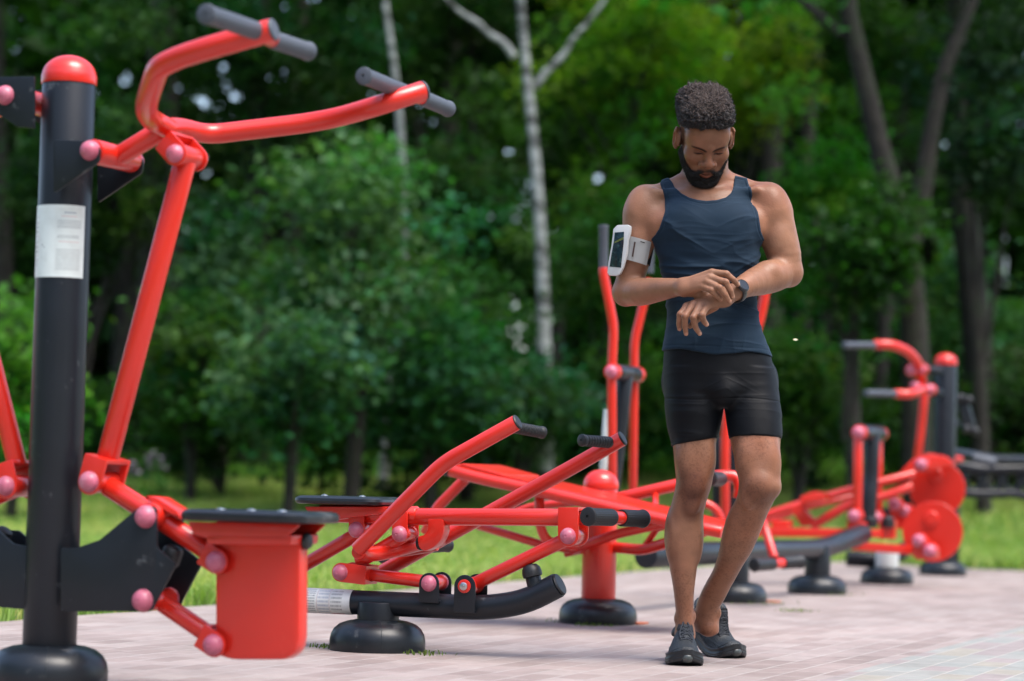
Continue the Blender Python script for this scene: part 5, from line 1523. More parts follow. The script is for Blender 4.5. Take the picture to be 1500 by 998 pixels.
def paving_mat():
    m = bpy.data.materials.new('pink_brick_paving'); m.use_nodes = True
    nt = m.node_tree; N, L = nt.nodes, nt.links; b = N['Principled BSDF']; b.inputs['Roughness'].default_value = .72; b.inputs['Specular IOR Level'].default_value = .35
    tc = N.new('ShaderNodeTexCoord')
    def dot(v):
        n = N.new('ShaderNodeVectorMath'); n.operation = 'DOT_PRODUCT'; L.new(tc.outputs['Object'], n.inputs[0]); n.inputs[1].default_value = v; return n.outputs['Value']
    along, across = dot(tuple(ND)), dot(tuple(DD))
    cb = N.new('ShaderNodeCombineXYZ'); L.new(along, cb.inputs[0]); L.new(across, cb.inputs[1])
    br = N.new('ShaderNodeTexBrick'); L.new(cb.outputs[0], br.inputs['Vector'])
    br.inputs['Scale'].default_value = 1; br.inputs['Brick Width'].default_value = .20; br.inputs['Row Height'].default_value = .10
    br.inputs['Mortar Size'].default_value = .0048; br.inputs['Mortar Smooth'].default_value = .5; br.inputs['Bias'].default_value = 0
    br.inputs['Color1'].default_value = (0, 0, 0, 1); br.inputs['Color2'].default_value = (1, 1, 1, 1); br.inputs['Mortar'].default_value = (.5, .5, .5, 1)
    cr = N.new('ShaderNodeValToRGB'); L.new(br.outputs['Color'], cr.inputs[0]); el = cr.color_ramp.elements
    el[0].color = (.238, .188, .172, 1); el[1].color = (.315, .265, .245, 1); e = el.new(.5); e.color = (.275, .220, .203, 1)
    cr2 = N.new('ShaderNodeValToRGB'); L.new(br.outputs['Color'], cr2.inputs[0]); el = cr2.color_ramp.elements; cr2.color_ramp.interpolation = 'CONSTANT'
    el[0].color = (.262, .224, .216, 1); el[1].position = .72; el[1].color = (.250, .258, .240, 1)
    for p_, c_ in ((.25, (.252, .252, .232, 1)), (.45, (.278, .258, .218, 1)), (.58, (.262, .262, .244, 1)), (.86, (.265, .228, .220, 1))):
        e = el.new(p_); e.color = c_
    gt = N.new('ShaderNodeMath'); gt.operation = 'GREATER_THAN'; L.new(across, gt.inputs[0]); gt.inputs[1].default_value = -1.75
    mx = N.new('ShaderNodeMix'); mx.data_type = 'RGBA'; L.new(gt.outputs[0], mx.inputs[0]); L.new(cr.outputs[0], mx.inputs[6]); L.new(cr2.outputs[0], mx.inputs[7])
    cur = mx.outputs[2]
    def noise(sc, det=5, rough=.6):
        n = N.new('ShaderNodeTexNoise'); n.inputs['Scale'].default_value = sc; n.inputs['Detail'].default_value = det; n.inputs['Roughness'].default_value = rough
        L.new(tc.outputs['Object'], n.inputs['Vector']); return n.outputs['Fac']
    def rng_(x, a, b_, c, d):
        r = N.new('ShaderNodeMapRange'); L.new(x, r.inputs[0]); r.inputs[1].default_value = a; r.inputs[2].default_value = b_; r.inputs[3].default_value = c; r.inputs[4].default_value = d; return r.outputs[0]
    def mul(c_, f):
        v = N.new('ShaderNodeVectorMath'); v.operation = 'SCALE'; L.new(c_, v.inputs[0]); L.new(f, v.inputs['Scale']); return v.outputs[0]
    cur = mul(cur, rng_(noise(2.2), .3, .7, .80, 1.13)); cur = mul(cur, rng_(noise(22, 8), .3, .7, .90, 1.08)); cur = mul(cur, rng_(noise(.6, 3), .35, .65, .93, 1.06))
    # sand in the joints
    mx = N.new('ShaderNodeMix'); mx.data_type = 'RGBA'; mm = N.new('ShaderNodeMath'); mm.operation = 'MULTIPLY'; L.new(br.outputs['Fac'], mm.inputs[0]); L.new(rng_(noise(5), .35, .65, .2, .72), mm.inputs[1])
    L.new(mm.outputs[0], mx.inputs[0]); L.new(cur, mx.inputs[6]); mx.inputs[7].default_value = (.40, .38, .358, 1); cur = mx.outputs[2]
    # dirt specks and darker patches
    mx = N.new('ShaderNodeMix'); mx.data_type = 'RGBA'; L.new(rng_(noise(3.1, 9, .7), .58, .72, 0, .6), mx.inputs[0]); L.new(cur, mx.inputs[6]); mx.inputs[7].default_value = (.15, .12, .105, 1); cur = mx.outputs[2]
    mx = N.new('ShaderNodeMix'); mx.data_type = 'RGBA'; L.new(rng_(noise(45, 4, .7), .70, .76, 0, .6), mx.inputs[0]); L.new(cur, mx.inputs[6]); mx.inputs[7].default_value = (.11, .09, .08, 1); cur = mx.outputs[2]
    L.new(cur, b.inputs['Base Color'])
    bp = N.new('ShaderNodeBump'); bp.inputs['Strength'].default_value = .5; bp.inputs['Distance'].default_value = .003
    ad = N.new('ShaderNodeMath'); ad.operation = 'SUBTRACT'; L.new(noise(60), ad.inputs[0]); L.new(br.outputs['Fac'], ad.inputs[1]); L.new(ad.outputs[0], bp.inputs['Height']); L.new(bp.outputs[0], b.inputs['Normal'])
    return m
def in_paving(x, y):
    E = np.array(EDGE)
    # left/back boundary as polygon test
    poly = np.vstack([E, [9.5, .2]]); c = np.zeros(x.shape, bool); j = len(poly)-1
    for i in range(len(poly)):
        xi, yi = poly[i]; xj, yj = poly[j]
        k = ((yi > y) != (yj > y)) & (x < (xj-xi)*(y-yi)/(yj-yi+1e-12) + xi); c ^= k; j = i
    return c
def leaf_mat(name, col, tr=.35):
    return mat(name, col, rough=.6, spec=.15, attr='tint', transl=tr)
def blades(name, x, y, z, h, w, lean, m, r, bright):
    n = len(x); a = r.random(n)*math.tau; b_ = r.random(n)*math.tau
    dx, dy = np.cos(a)*w, np.sin(a)*w
    lx, ly = np.cos(b_)*h*lean*r.random(n), np.sin(b_)*h*lean*r.random(n)
    V = np.zeros((n, 5, 3))
    V[:, 0] = np.stack([x-dx, y-dy, z], 1); V[:, 1] = np.stack([x+dx, y+dy, z], 1)
    V[:, 2] = np.stack([x+dx*.7+lx*.35, y+dy*.7+ly*.35, z+h*.55], 1); V[:, 3] = np.stack([x-dx*.7+lx*.35, y-dy*.7+ly*.35, z+h*.55], 1)
    V[:, 4] = np.stack([x+lx, y+ly, z+h*(1-.25*lean)], 1)
    b0 = np.arange(n)*5
    F = np.stack([b0, b0+1, b0+2, b0+3], 1); T = np.stack([b0+3, b0+2, b0+4, b0+4], 1)
    me = bpy.data.meshes.new(name); Vf = V.reshape(-1, 3).astype(np.float32)
    me.vertices.add(n*5); me.vertices.foreach_set('co', Vf.ravel())
    li = np.concatenate([F.ravel(), T[:, :3].ravel()]).astype(np.int32)
    me.loops.add(len(li)); me.loops.foreach_set('vertex_index', li)
    me.polygons.add(2*n); me.polygons.foreach_set('loop_start', np.concatenate([np.arange(n)*4, 4*n+np.arange(n)*3]).astype(np.int32))
    me.update(calc_edges=True)
    at = me.color_attributes.new('tint', 'FLOAT_COLOR', 'POINT'); c = np.ones((n*5, 4), np.float32); c[:, :3] = np.repeat(bright, 5, axis=0); at.data.foreach_set('color', c.ravel())
    return finish(name, me, m, smooth=False)
def grass():
    r = np.random.default_rng(11); n = 340000
    # more blades near the paving, fewer far away
    Y = 6.5 + 23*r.random(n)**1.25; half = Y*.235 + 2.2; X = (r.random(n)*2-1)*half
    Y = np.where(Y < 7, Y, Y)
    keep = ~in_paving(X, Y); e = in_paving(X+.05, Y) & keep
    X, Y = X[keep], Y[keep]; n = len(X)
    Z = terrain(X, Y); p = np.stack([X, Y, 0*X], 1)
    tall = vnoise(p, .9, 3)*.5+.5
    h = (.045 + .05*r.random(n) + .05*tall)*(1 + np.clip((Y-16)/10, 0, 1.3)*.9)
    w = .0028 + .00042*(Y-6)
    t = vnoise(p, 1.1, 5)[:, None]*.5+.5; t2 = r.random((n, 1)); t3 = np.clip(vnoise(p, 2.3, 9)[:, None]*1.4, 0, 1)
    c = (np.array((.75, .85, .6))*(1-t) + np.array((1.25, 1.12, 1.0))*t)*(.65+.7*t2)
    c = c*(1-t3*.45) + np.array((1.9, 1.35, 1.5))*t3*.45
    dry = (r.random(n) < .12*(1+vnoise(p, .7, 33)))[:, None]; c = np.where(dry, np.array((3.0, 1.9, 2.2))*(.6+.5*t2), c)
    g = blades('grass', X, Y, Z, h, w, .9, leaf_mat('grass_blade', (.205, .310, .105), .42), r, c); tag(g, kind='stuff')
    # ragged weedy strip at the foot of the wood
    n = 42000; X = (r.random(n)*2-1)*10; Y = 25.0 + 4.5*r.random(n); Z = terrain(X, Y)
    p = np.stack([X, Y, 0*X], 1); h = (.16+.26*r.random(n))*(.55 + .8*(vnoise(p, 1.3, 7)*.5+.5)); w = .012+.01*r.random(n)
    t = vnoise(p, .8, 8)[:, None]*.5+.5
    c = (np.array((.45, .72, .5))*(1-t) + np.array((.95, 1.0, .7))*t)*(.6+.7*r.random((n, 1)))
    g = blades('undergrowth', X, Y, Z, h, w, 1.0, leaf_mat('weed_blade', (.165, .300, .070), .42), r, c); tag(g, kind='stuff')
    # small weeds in the joints and round the covers
    n = 900; cs = [(P(616, 948, 7.5), .04), (P(487, 944, 7.7), .035), (P(846, 905, 9.4), .05), (P(1110, 880, 11.2), .08), (P(1228, 866, 12.3), .05), (P(1160, 888, 10.6), .04), (P(868, 912, 9.2), .04)]
    X = []; Y = []
    for c_, s_ in cs:
        k = int(60); X += list(c_.x + r.normal(0, s_, k)); Y += list((CAM_H*FPX/(max(20, (c_.z*0) + 1)) if 0 else c_.y) + r.normal(0, s_*.8, k))
    X, Y = np.array(X), np.array(Y); n = len(X)
    g = blades('joint_weeds', X, Y, 0*X+.001, .008+.016*r.random(n), .0025+0*X, 1.2, leaf_mat('weed_tuft', (.10, .15, .035), .3), r, np.ones((n, 3))*(.6+.8*r.random((n, 1)))); tag(g, kind='stuff')

GAPS = [(1360, 368, 13, 26), (1478, 352, 12, 16), (1482, 385, 16, 20), (1462, 418, 15, 22), (1445, 370, 8, 10), (1398, 505, 10, 9), (1446, 183, 8, 8), (1492, 183, 8, 8), (183, 113, 12, 11), (208, 88, 9, 9), (298, 152, 12, 11), (330, 100, 9, 9), (345, 145, 9, 10), (262, 135, 9, 9), (168, 300, 9, 12), (727, 190, 9, 9), (742, 218, 9, 9), (692, 232, 8, 8), (855, 120, 8, 8), (878, 263, 10, 10), (590, 228, 7, 7), (420, 62, 8, 8)]
def leaves(n, pos, size, r, flat=.55, tint=None):
    """n leaf rhombi round given points"""
    d = r.normal(0, 1, (n, 3)); d[:, 2] *= flat; d /= np.linalg.norm(d, axis=1)[:, None]
    nn = r.normal(0, 1, (n, 3)); nn[:, 2] = np.abs(nn[:, 2])+1.2*(1-flat)+.2; nn -= d*(nn*d).sum(1)[:, None]; nn /= np.linalg.norm(nn, axis=1)[:, None]
    s = np.cross(d, nn); L = size*(.6+.8*r.random(n))[:, None]; W_ = L*.36
    V = np.stack([pos - d*L*.5, pos + s*W_ + nn*L*.06, pos + d*L*.5 - nn*L*.10, pos - s*W_ + nn*L*.06], 1).reshape(-1, 3)
    b = np.arange(n)*4; F = np.stack([b, b+1, b+2, b+3], 1)
    return V, F
def foliage_object(name, clumps, per, size, m, parent, r, kind=None, hang=.0):
    """clumps: (centre, radii, tint)"""
    Ps, Cs = [], []
    for c, rad, tint in clumps:
        tint = np.asarray(tint)**1.35
        k = max(3, int(per*(rad[0]*rad[1]*rad[2])**(2/3)*r.uniform(.8, 1.2)))
        u = r.normal(0, 1, (k, 3)); u /= np.linalg.norm(u, axis=1)[:, None]; q = u*(r.random(k)**.45)[:, None]
        p = np.array(c) + q*np.array(rad)*(1+.18*r.normal(0, 1, (k, 1)))
        p[:, 2] -= hang*np.abs(q[:, 0])*rad[2]
        Ps.append(p); Cs.append(np.array(tint)[None]*(.75+.5*r.random((k, 1))))
    p = np.concatenate(Ps); c = np.concatenate(Cs)
    # openings between the crowns where the sky shows
    if name != 'unseen_shade_wood':
        q = (p - np.array((0, 0, CAM_H))) @ RCn; uu = 750 - q[:, 0]/q[:, 2]*FPX; vv = 499 + q[:, 1]/q[:, 2]*FPX
        keep = np.ones(len(p), bool)
        for gu, gv, ru, rv in GAPS:
            keep &= ((uu-gu)/ru)**2 + ((vv-gv)/rv)**2 > 1
        p, c = p[keep], c[keep]
    V, F = leaves(len(p), p, size, r)
    me = meshdata(name, V, F)
    at = me.color_attributes.new('tint', 'FLOAT_COLOR', 'POINT'); cc = np.ones((len(V), 4), np.float32); cc[:, :3] = np.repeat(c, 4, axis=0); at.data.foreach_set('color', cc.ravel())
    return finish(name, me, m, parent, smooth=False)
def bark(name, kind):
    if name in MATS: return MATS[name]
    if kind == 'birch':
        m = bpy.data.materials.new(name); m.use_nodes = True; nt = m.node_tree; N, L = nt.nodes, nt.links; b = N['Principled BSDF']; b.inputs['Roughness'].default_value = .7
        tc = N.new('ShaderNodeTexCoord'); mp = N.new('ShaderNodeMapping'); mp.inputs['Scale'].default_value = (3.0, 3.0, 11.0); L.new(tc.outputs['Object'], mp.inputs[0])
        n = N.new('ShaderNodeTexNoise'); n.inputs['Scale'].default_value = 1.3; n.inputs['Detail'].default_value = 6; L.new(mp.outputs[0], n.inputs['Vector'])
        cr = N.new('ShaderNodeValToRGB'); L.new(n.outputs['Fac'], cr.inputs[0]); e = cr.color_ramp.elements
        e[0].position = .40; e[0].color = (.045, .045, .04, 1); e[1].position = .52; e[1].color = (.27, .28, .26, 1); x = e.new(.7); x.color = (.38, .39, .37, 1)
        L.new(cr.outputs[0], b.inputs['Base Color']); MATS[name] = m; return m
    return mat(name, (.016, .013, .010), rough=.95, bump=.8, bscale=18, bdist=.02, var=.35, vscale=5, stain=(.022, .03, .014), stscale=4, strange=(.5, .7))
def limb(bm, pts, r0, r1, n=10):
    add_tube(bm, pts, [r0, r1], n=n, fil=.25, bevel=.005, cap=False)
def wood_tree(name, trunk_pts, r0, r1, limbs, clumps, per, size, lm, bm_, label, cat, group, r):
    base = Vector(trunk_pts[0]); base.z = float(terrain(np.array(base.x), np.array(base.y)))
    root = empty(name, base, label, cat, group)
    bm = bmesh.new(); limb(bm, [base - Vector((0, 0, .1))] + [Vector(p) for p in trunk_pts[1:]], r0, r1, 14)
    for pts, a, b in limbs: limb(bm, [Vector(p) for p in pts], a, b, 8)
    bmesh.ops.recalc_face_normals(bm, faces=bm.faces)
    finish('trunk', bm, bm_, root, angle=None)
    if clumps: foliage_object('crown', clumps, per, size, lm, root, r)
    return root
def rnd_clumps(r, c, rad, k, cr, tint, tv=.25, shell=.5):
    out = []
    for i in range(k):
        u = r.normal(0, 1, 3); u /= np.linalg.norm(u); q = u*(shell + (1-shell)*r.random())*r.random()**.2*(r.uniform(.9, 1.38) if r.random() < .3 else 1)
        p = np.array(c) + q*np.array(rad); s = cr*r.uniform(.6, 1.35)
        t = np.array(tint)*(1 + tv*r.normal(0, .8)); t = t*np.array((1+.22*r.normal(), 1, 1+.2*r.normal()))
        out.append((p, (s, s, s*r.uniform(.45, .75)), np.clip(t, .15, 4)))
    return out
def wood():
    r = np.random.default_rng(23)
    LM = leaf_mat('green_leaf', (.048, .125, .028), .40)
    LB = leaf_mat('blue_green_leaf', (.036, .104, .040), .36)
    LY = leaf_mat('yellow_green_leaf', (.115, .215, .026), .48)
    BK, BI = bark('dark_bark', 'dark'), bark('birch_bark', 'birch')
    def pts(l, Y): return [P(u, v, Y) for u, v in l]
    EG = 'trees at the edge of the wood'
    # birches
    def up(u, v, Y, dz=0, dx=0): q = P(u, v, Y); return Vector((q.x+dx, q.y, q.z+dz))
    t = pts([(802, 690), (800, 600), (797, 500), (795, 400), (786, 250), (771, 100), (762, 0)], 22)
    top = t[-1]
    cl = rnd_clumps(r, (top.x, 22.5, top.z+3.2), (2.6, 2.4, 2.3), 26, .6, (.9, 1, .8))
    wood_tree('birch_tree', t + [top + Vector((-.1, .1, 2.5)), top + Vector((.0, .2, 5))], .074, .028,
              [(pts([(754, 84), (738, 62), (716, 50), (700, 33), (676, 20), (650, -5)], 22) + [up(600, -80, 22)], .036, .016), (pts([(784, 128), (800, 104), (824, 84), (838, 58), (862, 32), (890, -5)], 22) + [up(930, -70, 22)], .038, .016)],
              cl, 200, .085, LM, BI, 'white birch with two limbs forking into a V, in open view', 'birch', EG, r)
    t = pts([(560, 690), (572, 560), (590, 470), (592, 400), (592, 300), (585, 160), (574, 70), (563, 0)], 24)
    top = t[-1]; cl = rnd_clumps(r, (top.x, 24.5, top.z+3.0), (2.4, 2.2, 2.2), 22, .6, (.9, 1, .8))
    wood_tree('birch_tree', t + [top + Vector((-.2, .1, 4.5))], .056, .026, [], cl, 200, .085, LM, BI, 'thinner white birch half hidden by the big hazel bush', 'birch', EG, r)
    # dark trunks with their crowns above the picture
    DT = [
        ([(362, 690), (368, 560), (373, 420), (380, 200), (386, 0)], 26, .115, 'straight dark trunk left of the birches, behind the hazel bush edge'),
        ([(196, 700), (205, 600), (215, 450), (225, 200), (230, 0)], 27, .13, 'brown trunk behind the red push rod of the nearest machine'),
        ([(1345, 700), (1342, 560), (1336, 430), (1322, 330), (1292, 235), (1264, 110), (1238, 0)], 21.5, .135, 'thick grey trunk splitting into two bowed stems above the far machines'),
        ([(1442, 700), (1436, 560), (1422, 400), (1405, 250), (1400, 100), (1402, 0)], 25, .17, 'dark leaning trunk at the right, behind the farthest machine post'),
        ([(1560, 700), (1545, 400), (1530, 100), (1525, 0)], 23, .16, 'dark trunk cut by the right edge of the picture'),
        ([(262, 690), (255, 500), (252, 200), (245, 0)], 31, .12, 'slim dark trunk deeper in the wood between two thicker ones at left'),
        ([(1010, 700), (1020, 450), (1030, 200), (1040, 0)], 30, .13, 'dark trunk deep in the wood, right behind the man'),
        ([(1180, 700), (1172, 500), (1180, 250), (1195, 0)], 31, .13, 'dark trunk deep in the wood, just right of the man'),
        ([(690, 700), (700, 450), (695, 200), (690, 0)], 30, .11, 'dark trunk deep in the wood, left of the forked birch'),
        ([(20, 700), (5, 450), (-5, 200), (-10, 0)], 28, .15, 'dark trunk at the left edge, behind the charcoal post'),
    ]
    for l, Y, rad, lab in DT:
        t = pts(l, Y); top = t[-1]; ext = [top + Vector((r.normal(0, .3), r.normal(0, .3), 2.5)), top + Vector((r.normal(0, .5), r.normal(0, .5), 5.5))]
        limbs = []
        if 'splitting' in lab: limbs.append((pts([(1330, 370), (1350, 290), (1362, 200), (1384, 95), (1410, 40)], Y+.3) + [up(1450, -60, Y+.3)], .10, .045))
        for k in range(4):
            z0 = top + Vector((0, 0, r.uniform(-.5, 2.5))); a = r.random()*6.28
            limbs.append(([z0, z0 + Vector((math.cos(a)*1.2, math.sin(a)*1.2, 1.0)), z0 + Vector((math.cos(a)*2.3, math.sin(a)*2.3, 1.6))], rad*.35, .02))
        cl = rnd_clumps(r, (top.x, Y, top.z+3.0), (3.3, 3.3, 3.0), 40, .8, (.85, .95, .8))
        wood_tree('forest_tree', t + ext, rad, rad*.45, limbs, cl, 170, .15, LM, BK, lab, 'tree', EG, r)
    # leafy bushes and young trees that fill the picture from the ground up: (u, v centre, Y, half width, half height px, leaf material, tint, label)
    BU = [
        (520, 400, 20.5, 165, 235, LB, (1.0, 1.05, .95), 'big blue-green hazel bush filling the middle left of the wood edge'),
        (425, 560, 19.5, 90, 95, LB, (1.0, 1.05, 1.1), 'low dark spreading shrub in front of the big hazel bush'),
        (640, 580, 21.0, 110, 95, LB, (.85, .9, .9), 'dark low shrub under the thinner birch'),
        (20, 560, 20.0, 75, 130, LY, (.6, .9, .9), 'bright green shrub behind the charcoal post at left edge'),
        (330, 420, 24, 60, 150, LB, (.8, .85, .9), 'narrow dark shrub beside the straight dark trunk'),
        (130, 200, 25, 150, 210, LM, (.55, .6, .6), 'dark hanging foliage tree behind the domed red post cap'),
        (400, 120, 26, 160, 170, LM, (.55, .6, .65), 'dark leafy tree above the red handlebars'),
        (700, 330, 26, 110, 230, LM, (.6, .68, .68), 'dim leafy tree between the two birches'),
        (880, 420, 24, 110, 250, LM, (.9, 1.0, .8), 'mid green leafy tree between the forked birch and the man'),
        (920, 110, 27, 130, 150, LY, (.75, .85, .6), 'sunlit yellow-green tree crown above and left of the man'),
        (1085, 80, 28, 140, 150, LY, (.95, 1.0, .7), 'brightest yellow-green tree crown above the man'),
        (1190, 330, 24.5, 100, 230, LM, (1.0, 1.25, .7), 'bright mid green leafy tree right of the man'),
        (1165, 560, 22.5, 110, 110, LM, (.75, .85, .75), 'low green shrub behind the short black upright'),
        (1400, 480, 28, 110, 150, LB, (.9, 1.0, .9), 'pale green sapling behind the two stems of the thick grey trunk'),
        (1450, 190, 22.5, 120, 190, LB, (.50, .55, .6), 'dark drooping tree at the top right'),
        (1290, 110, 27, 110, 150, LM, (.55, .65, .5), 'dark leafy tree between the bowed stems at upper right'),
        (930, 620, 24.5, 150, 70, LM, (.5, .58, .55), 'low dark undergrowth shrub left of the man'),
        (285, 530, 22.5, 85, 130, LM, (.62, .7, .62), 'dim loose shrub between the red push rod and the big hazel bush'),
        (690, 520, 22.5, 95, 140, LM, (.60, .7, .6), 'dim loose shrub between the hazel bush and the foot of the forked birch'),
        (765, 600, 21.5, 80, 75, LB, (.8, .85, .85), 'low shrub hiding the foot of the forked birch'),
        (820, 180, 30, 120, 190, LM, (.5, .56, .5), 'dark tree deep in the wood behind the V of the forked birch'),
        (630, 60, 30, 120, 120, LM, (.5, .55, .5), 'dark tree crown deep in the wood between the tops of the birches'),
        (1262, 380, 20.8, 85, 95, LM, (.45, .52, .42), 'loose leafy sapling crossing in front of the bowed left stem'),
        (1480, 600, 25, 90, 80, LM, (.45, .5, .45), 'low dark shrub behind the black bench'),
        (240, 610, 25, 120, 70, LM, (.42, .48, .48), 'low dark shrub between the brown trunk and the straight dark one'),
    ]
    for u, v, Y, hw, hh, lm, tint, lab in BU:
        c = P(u, v, Y); s = Y/FPX; rx, rz = hw*s*1.12, hh*s*1.08
        gz = float(terrain(np.array(c.x), np.array(Y)))
        k = int(16 + 15*rx*rz)
        cl = rnd_clumps(r, c, (rx, min(rx, 1.6), rz), k, .38 + .10*min(rx, rz), tint, .22, shell=.35)
        cl = [q for q in cl if q[0][2] > gz + .15]
        base = Vector((c.x, Y, gz)); limbs = []
        bmx = []
        top = Vector((c.x + r.normal(0, .2), Y, c.z + rz*.6))
        for j in range(5):
            q = cl[int(r.integers(len(cl)))][0]; st = base.lerp(top, r.uniform(.05, .7))
            limbs.append(([st, st.lerp(Vector(q), .5) + Vector((0, 0, .15)), Vector(q)], .028, .008))
        nm = 'leafy_shrub' if (v > 380 and hh < 140) else 'leafy_tree'
        wood_tree(nm, [base, base.lerp(top, .5) + Vector((r.normal(0, .1), 0, 0)), top], .05 if nm == 'leafy_shrub' else .075, .02, limbs, cl, 880, .086, lm, BK, lab, 'shrub' if nm == 'leafy_shrub' else 'tree', EG, r)
    # dark undergrowth along the foot of the wood
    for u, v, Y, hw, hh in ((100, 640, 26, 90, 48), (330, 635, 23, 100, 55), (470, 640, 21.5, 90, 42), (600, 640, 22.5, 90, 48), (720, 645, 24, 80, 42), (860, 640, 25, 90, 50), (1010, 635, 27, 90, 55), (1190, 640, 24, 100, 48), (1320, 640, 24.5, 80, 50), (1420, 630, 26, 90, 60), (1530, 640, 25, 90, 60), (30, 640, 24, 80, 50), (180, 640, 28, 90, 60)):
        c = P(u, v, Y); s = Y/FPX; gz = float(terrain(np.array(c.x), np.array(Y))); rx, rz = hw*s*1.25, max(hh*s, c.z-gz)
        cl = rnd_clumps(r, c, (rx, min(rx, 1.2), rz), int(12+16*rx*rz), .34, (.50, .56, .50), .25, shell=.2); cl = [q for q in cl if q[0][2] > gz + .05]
        base = Vector((c.x, Y, gz)); top = Vector((c.x, Y, c.z + rz*.4)); limbs = []
        for j in range(3):
            q = cl[int(r.integers(len(cl)))][0]; limbs.append(([base, base.lerp(Vector(q), .5) + Vector((0, 0, .12)), Vector(q)], .015, .006))
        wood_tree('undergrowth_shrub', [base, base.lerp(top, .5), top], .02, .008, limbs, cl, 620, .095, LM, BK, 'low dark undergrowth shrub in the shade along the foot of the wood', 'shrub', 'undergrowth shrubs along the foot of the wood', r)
    # the far wood: crowns nobody could count
    cl = []
    for i in range(1700):
        Y = r.uniform(34, 62); x = r.uniform(-17, 17)*(Y/42); z = 17*r.random()**1.2
        dens = .75
        cl.append(((x, Y, z), (1.7, 1.5, 1.1), np.array((.42, .52, .42))*r.uniform(.5, 1.5)))
    fw = foliage_object('far_wood', cl, 48, .42, LM, None, r); tag(fw, kind='stuff')
    bm = bmesh.new()
    for i in range(60):
        Y = r.uniform(33, 55); x = r.uniform(-16, 16); z0 = float(terrain(np.array(x), np.array(Y)))
        limb(bm, [Vector((x, Y, z0-.1)), Vector((x+r.normal(0, .2), Y, 6)), Vector((x+r.normal(0, .5), Y, 13))], r.uniform(.1, .22), .06, 8)
    bmesh.ops.recalc_face_normals(bm, faces=bm.faces)
    ft = finish('far_trunks', bm, BK, angle=None); tag(ft, kind='stuff')
    # unseen ring of foliage behind and beside the camera, added to darken reflections
    cl = []
    for i in range(520):
        a = r.uniform(math.radians(-12), math.radians(192)); R_ = r.uniform(21, 30)
        cl.append(((math.cos(a)*R_*1.05, 6 - math.sin(a)*R_, 13*r.random()**.9), (2.2, 2.2, 1.5), np.array((.6, .7, .6))*r.uniform(.6, 1.4)))
    rw = foliage_object('unseen_shade_wood', cl, 16, .62, LM, None, r); tag(rw, kind='stuff')
    # flowering weeds at the foot of the wood
    wl = mat('pale_flower', (.50, .48, .42), rough=.7); wp = mat('mauve_flower', (.26, .22, .28), rough=.7)
    spots = [(795, 560, 685, 25.0, 'tall pale seed stalk standing in front of the forked birch', 0), (805, 640, 690, 24.6, 'shorter pale stalk right of the tall one below the birch', 0), (222, 665, 700, 21, 'mauve flowering weed beside the red push rod', 1),
             (195, 678, 705, 20.6, 'smaller mauve weed left of another beside the push rod', 1), (236, 672, 705, 21.5, 'slender mauve weed just right of two others', 1),
             (490, 668, 700, 22, 'rusty dry weed at the far edge of the lawn', 0), (640, 662, 695, 22.5, 'low leafy weed above the black and red lever', 1)]
    for u, v0, v1, Y, lab, fl in spots:
        a, b = P(u, v1, Y), P(u, v0, Y); gz = float(terrain(np.array(a.x), np.array(Y))); a.z = gz
        root = empty('flowering_weed', a, lab, 'weed', 'flowering weeds at the lawn edge')
        bm = bmesh.new(); limb(bm, [a, a.lerp(b, .5) + Vector((.02, 0, 0)), b], .008, .004, 6)
        finish('stem', bm, mat('weed_stem', (.10, .16, .04), rough=.7), root)
        n_ = 60; t = r.random(n_); p = np.array([a.lerp(b, .25+.6*x) for x in t]) + r.normal(0, .06, (n_, 3))
        V, F = leaves(n_, p, .07, r); me = meshdata('foliage', V, F); at = me.color_attributes.new('tint', 'FLOAT_COLOR', 'POINT'); at.data.foreach_set('color', np.ones(len(V)*4, np.float32))
        finish('foliage', me, LY if not fl else LM, root, smooth=False)
        p = np.array([a.lerp(b, .84+.16*x) for x in r.random(70)]) + r.normal(0, .016, (70, 3)); V, F = leaves(70, p, .045, r)
        finish('flower_head', meshdata('flower_head', V, F), wp if fl else wl, root, smooth=False)
def loose_bits():
    # brick-red slivers of older paving that show under two of the covers, a falling leaf
    for u, v, Y, lab, w in ((898, 913, 9.2, 'orange strip of old paving under the red pillar cover', .13), (1092, 881, 11.1, 'orange strip of old paving under the cover behind the legs of the man', .16)):
        c = PZ(u, v, 0); pp = [c + DD*x + ND*y + Vector((0, 0, .004)) for x, y in ((-w, -.04), (w*.9, -.03), (w, .05), (-w*.8, .06))]
        o = prism('old_brick', pp, Vector((0, 0, 1)), .008, mat('orange_brick', (.42, .12, .06), rough=.8, var=.3, vscale=30)); tag(o, lab, 'brick')
    r = np.random.default_rng(4); c = P(1165, 498, 8.2)
    bm = bmesh.new(); add_prism(bm, [c + Vector(p) for p in ((-.009, 0, .001), (0, .002, .0045), (.010, 0, .0005), (0, -.002, -.003))], Vector((.2, -1, .3)), .0012, .0003)
    o = finish('falling_petal', bm, mat('cream_petal', (.6, .55, .35), rough=.6)); tag(o, 'tiny cream petal floating in the air right of the shirt hem', 'petal')
setting_ground(); grass(); wood(); loose_bits()
machine_pull(); machine_row(); machine_board(); machine_walker(); machine_bike(); machine_far(); bench_black()
root, F, head, rows, TORSO, LEGL, LEGR = build_person()
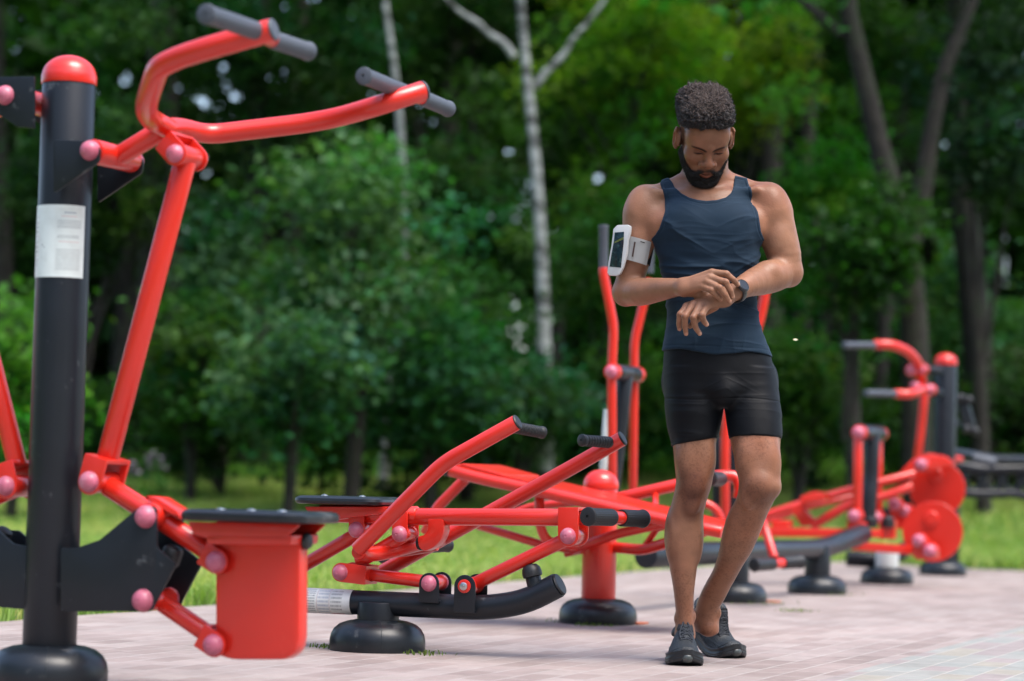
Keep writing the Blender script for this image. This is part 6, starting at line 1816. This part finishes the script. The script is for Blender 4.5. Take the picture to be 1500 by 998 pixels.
clothe(root, F, head, rows, TORSO, LEGL, LEGR)
def foot():
    toe1 = np.array(PZ(1007, 976.5, .0)); heel1 = toe1 + np.array((.004, .292, 0))
    shoe(root, heel1, toe1, (0, 0, 1), .1, side=1)
    toe2 = np.array(PZ(1080, 967, -.004)); heel2 = toe2 + np.array((-.150, .25, 0))
    shoe(root, heel2, toe2, (.0, 0, 1), .1, side=-1, bend=math.radians(30))
foot()
accessories(root)
# ------------------------------------------------------------------ daylight
def daylight():
    w = bpy.data.worlds.new('World'); scene.world = w; w.use_nodes = True
    nt = w.node_tree; bg = nt.nodes['Background']
    sky = nt.nodes.new('ShaderNodeTexSky'); sky.sky_type = 'NISHITA'; sky.sun_disc = False
    el, az = math.radians(64), math.radians(130)      # azimuth clockwise from +Y
    sky.sun_elevation = el; sky.sun_rotation = az; sky.air_density = 1.0; sky.dust_density = 3.0; sky.ozone_density = 1.0
    nt.links.new(sky.outputs[0], bg.inputs[0]); bg.inputs[1].default_value = .15
    sd = bpy.data.lights.new('sun', 'SUN'); sd.energy = 1.4; sd.angle = math.radians(34); sd.color = (1, .96, .9)
    s = bpy.data.objects.new('sun', sd); COL.objects.link(s)
    to = Vector((math.sin(az)*math.cos(el), math.cos(az)*math.cos(el), math.sin(el)))
    s.rotation_euler = to.to_track_quat('Z', 'Y').to_euler(); s.location = to*30
    scene.view_settings.view_transform = 'Standard'; scene.view_settings.look = 'None'
    scene.view_settings.gamma = 1; scene.view_settings.use_curve_mapping = False
    scene.view_settings.exposure = EXPOSURE
    c = scene.cycles if hasattr(scene, 'cycles') else None
    scene.render.engine = 'CYCLES'; c = scene.cycles
    c.use_denoising = True
    try: c.denoiser = 'OPENIMAGEDENOISE'
    except Exception: pass
    c.max_bounces = 8; c.diffuse_bounces = 3; c.glossy_bounces = 3; c.transmission_bounces = 4; c.transparent_max_bounces = 6
    c.use_adaptive_sampling = True; c.adaptive_threshold = .015
    c.sample_clamp_indirect = 6
    scene.render.film_transparent = False
EXPOSURE = 1.5
daylight()
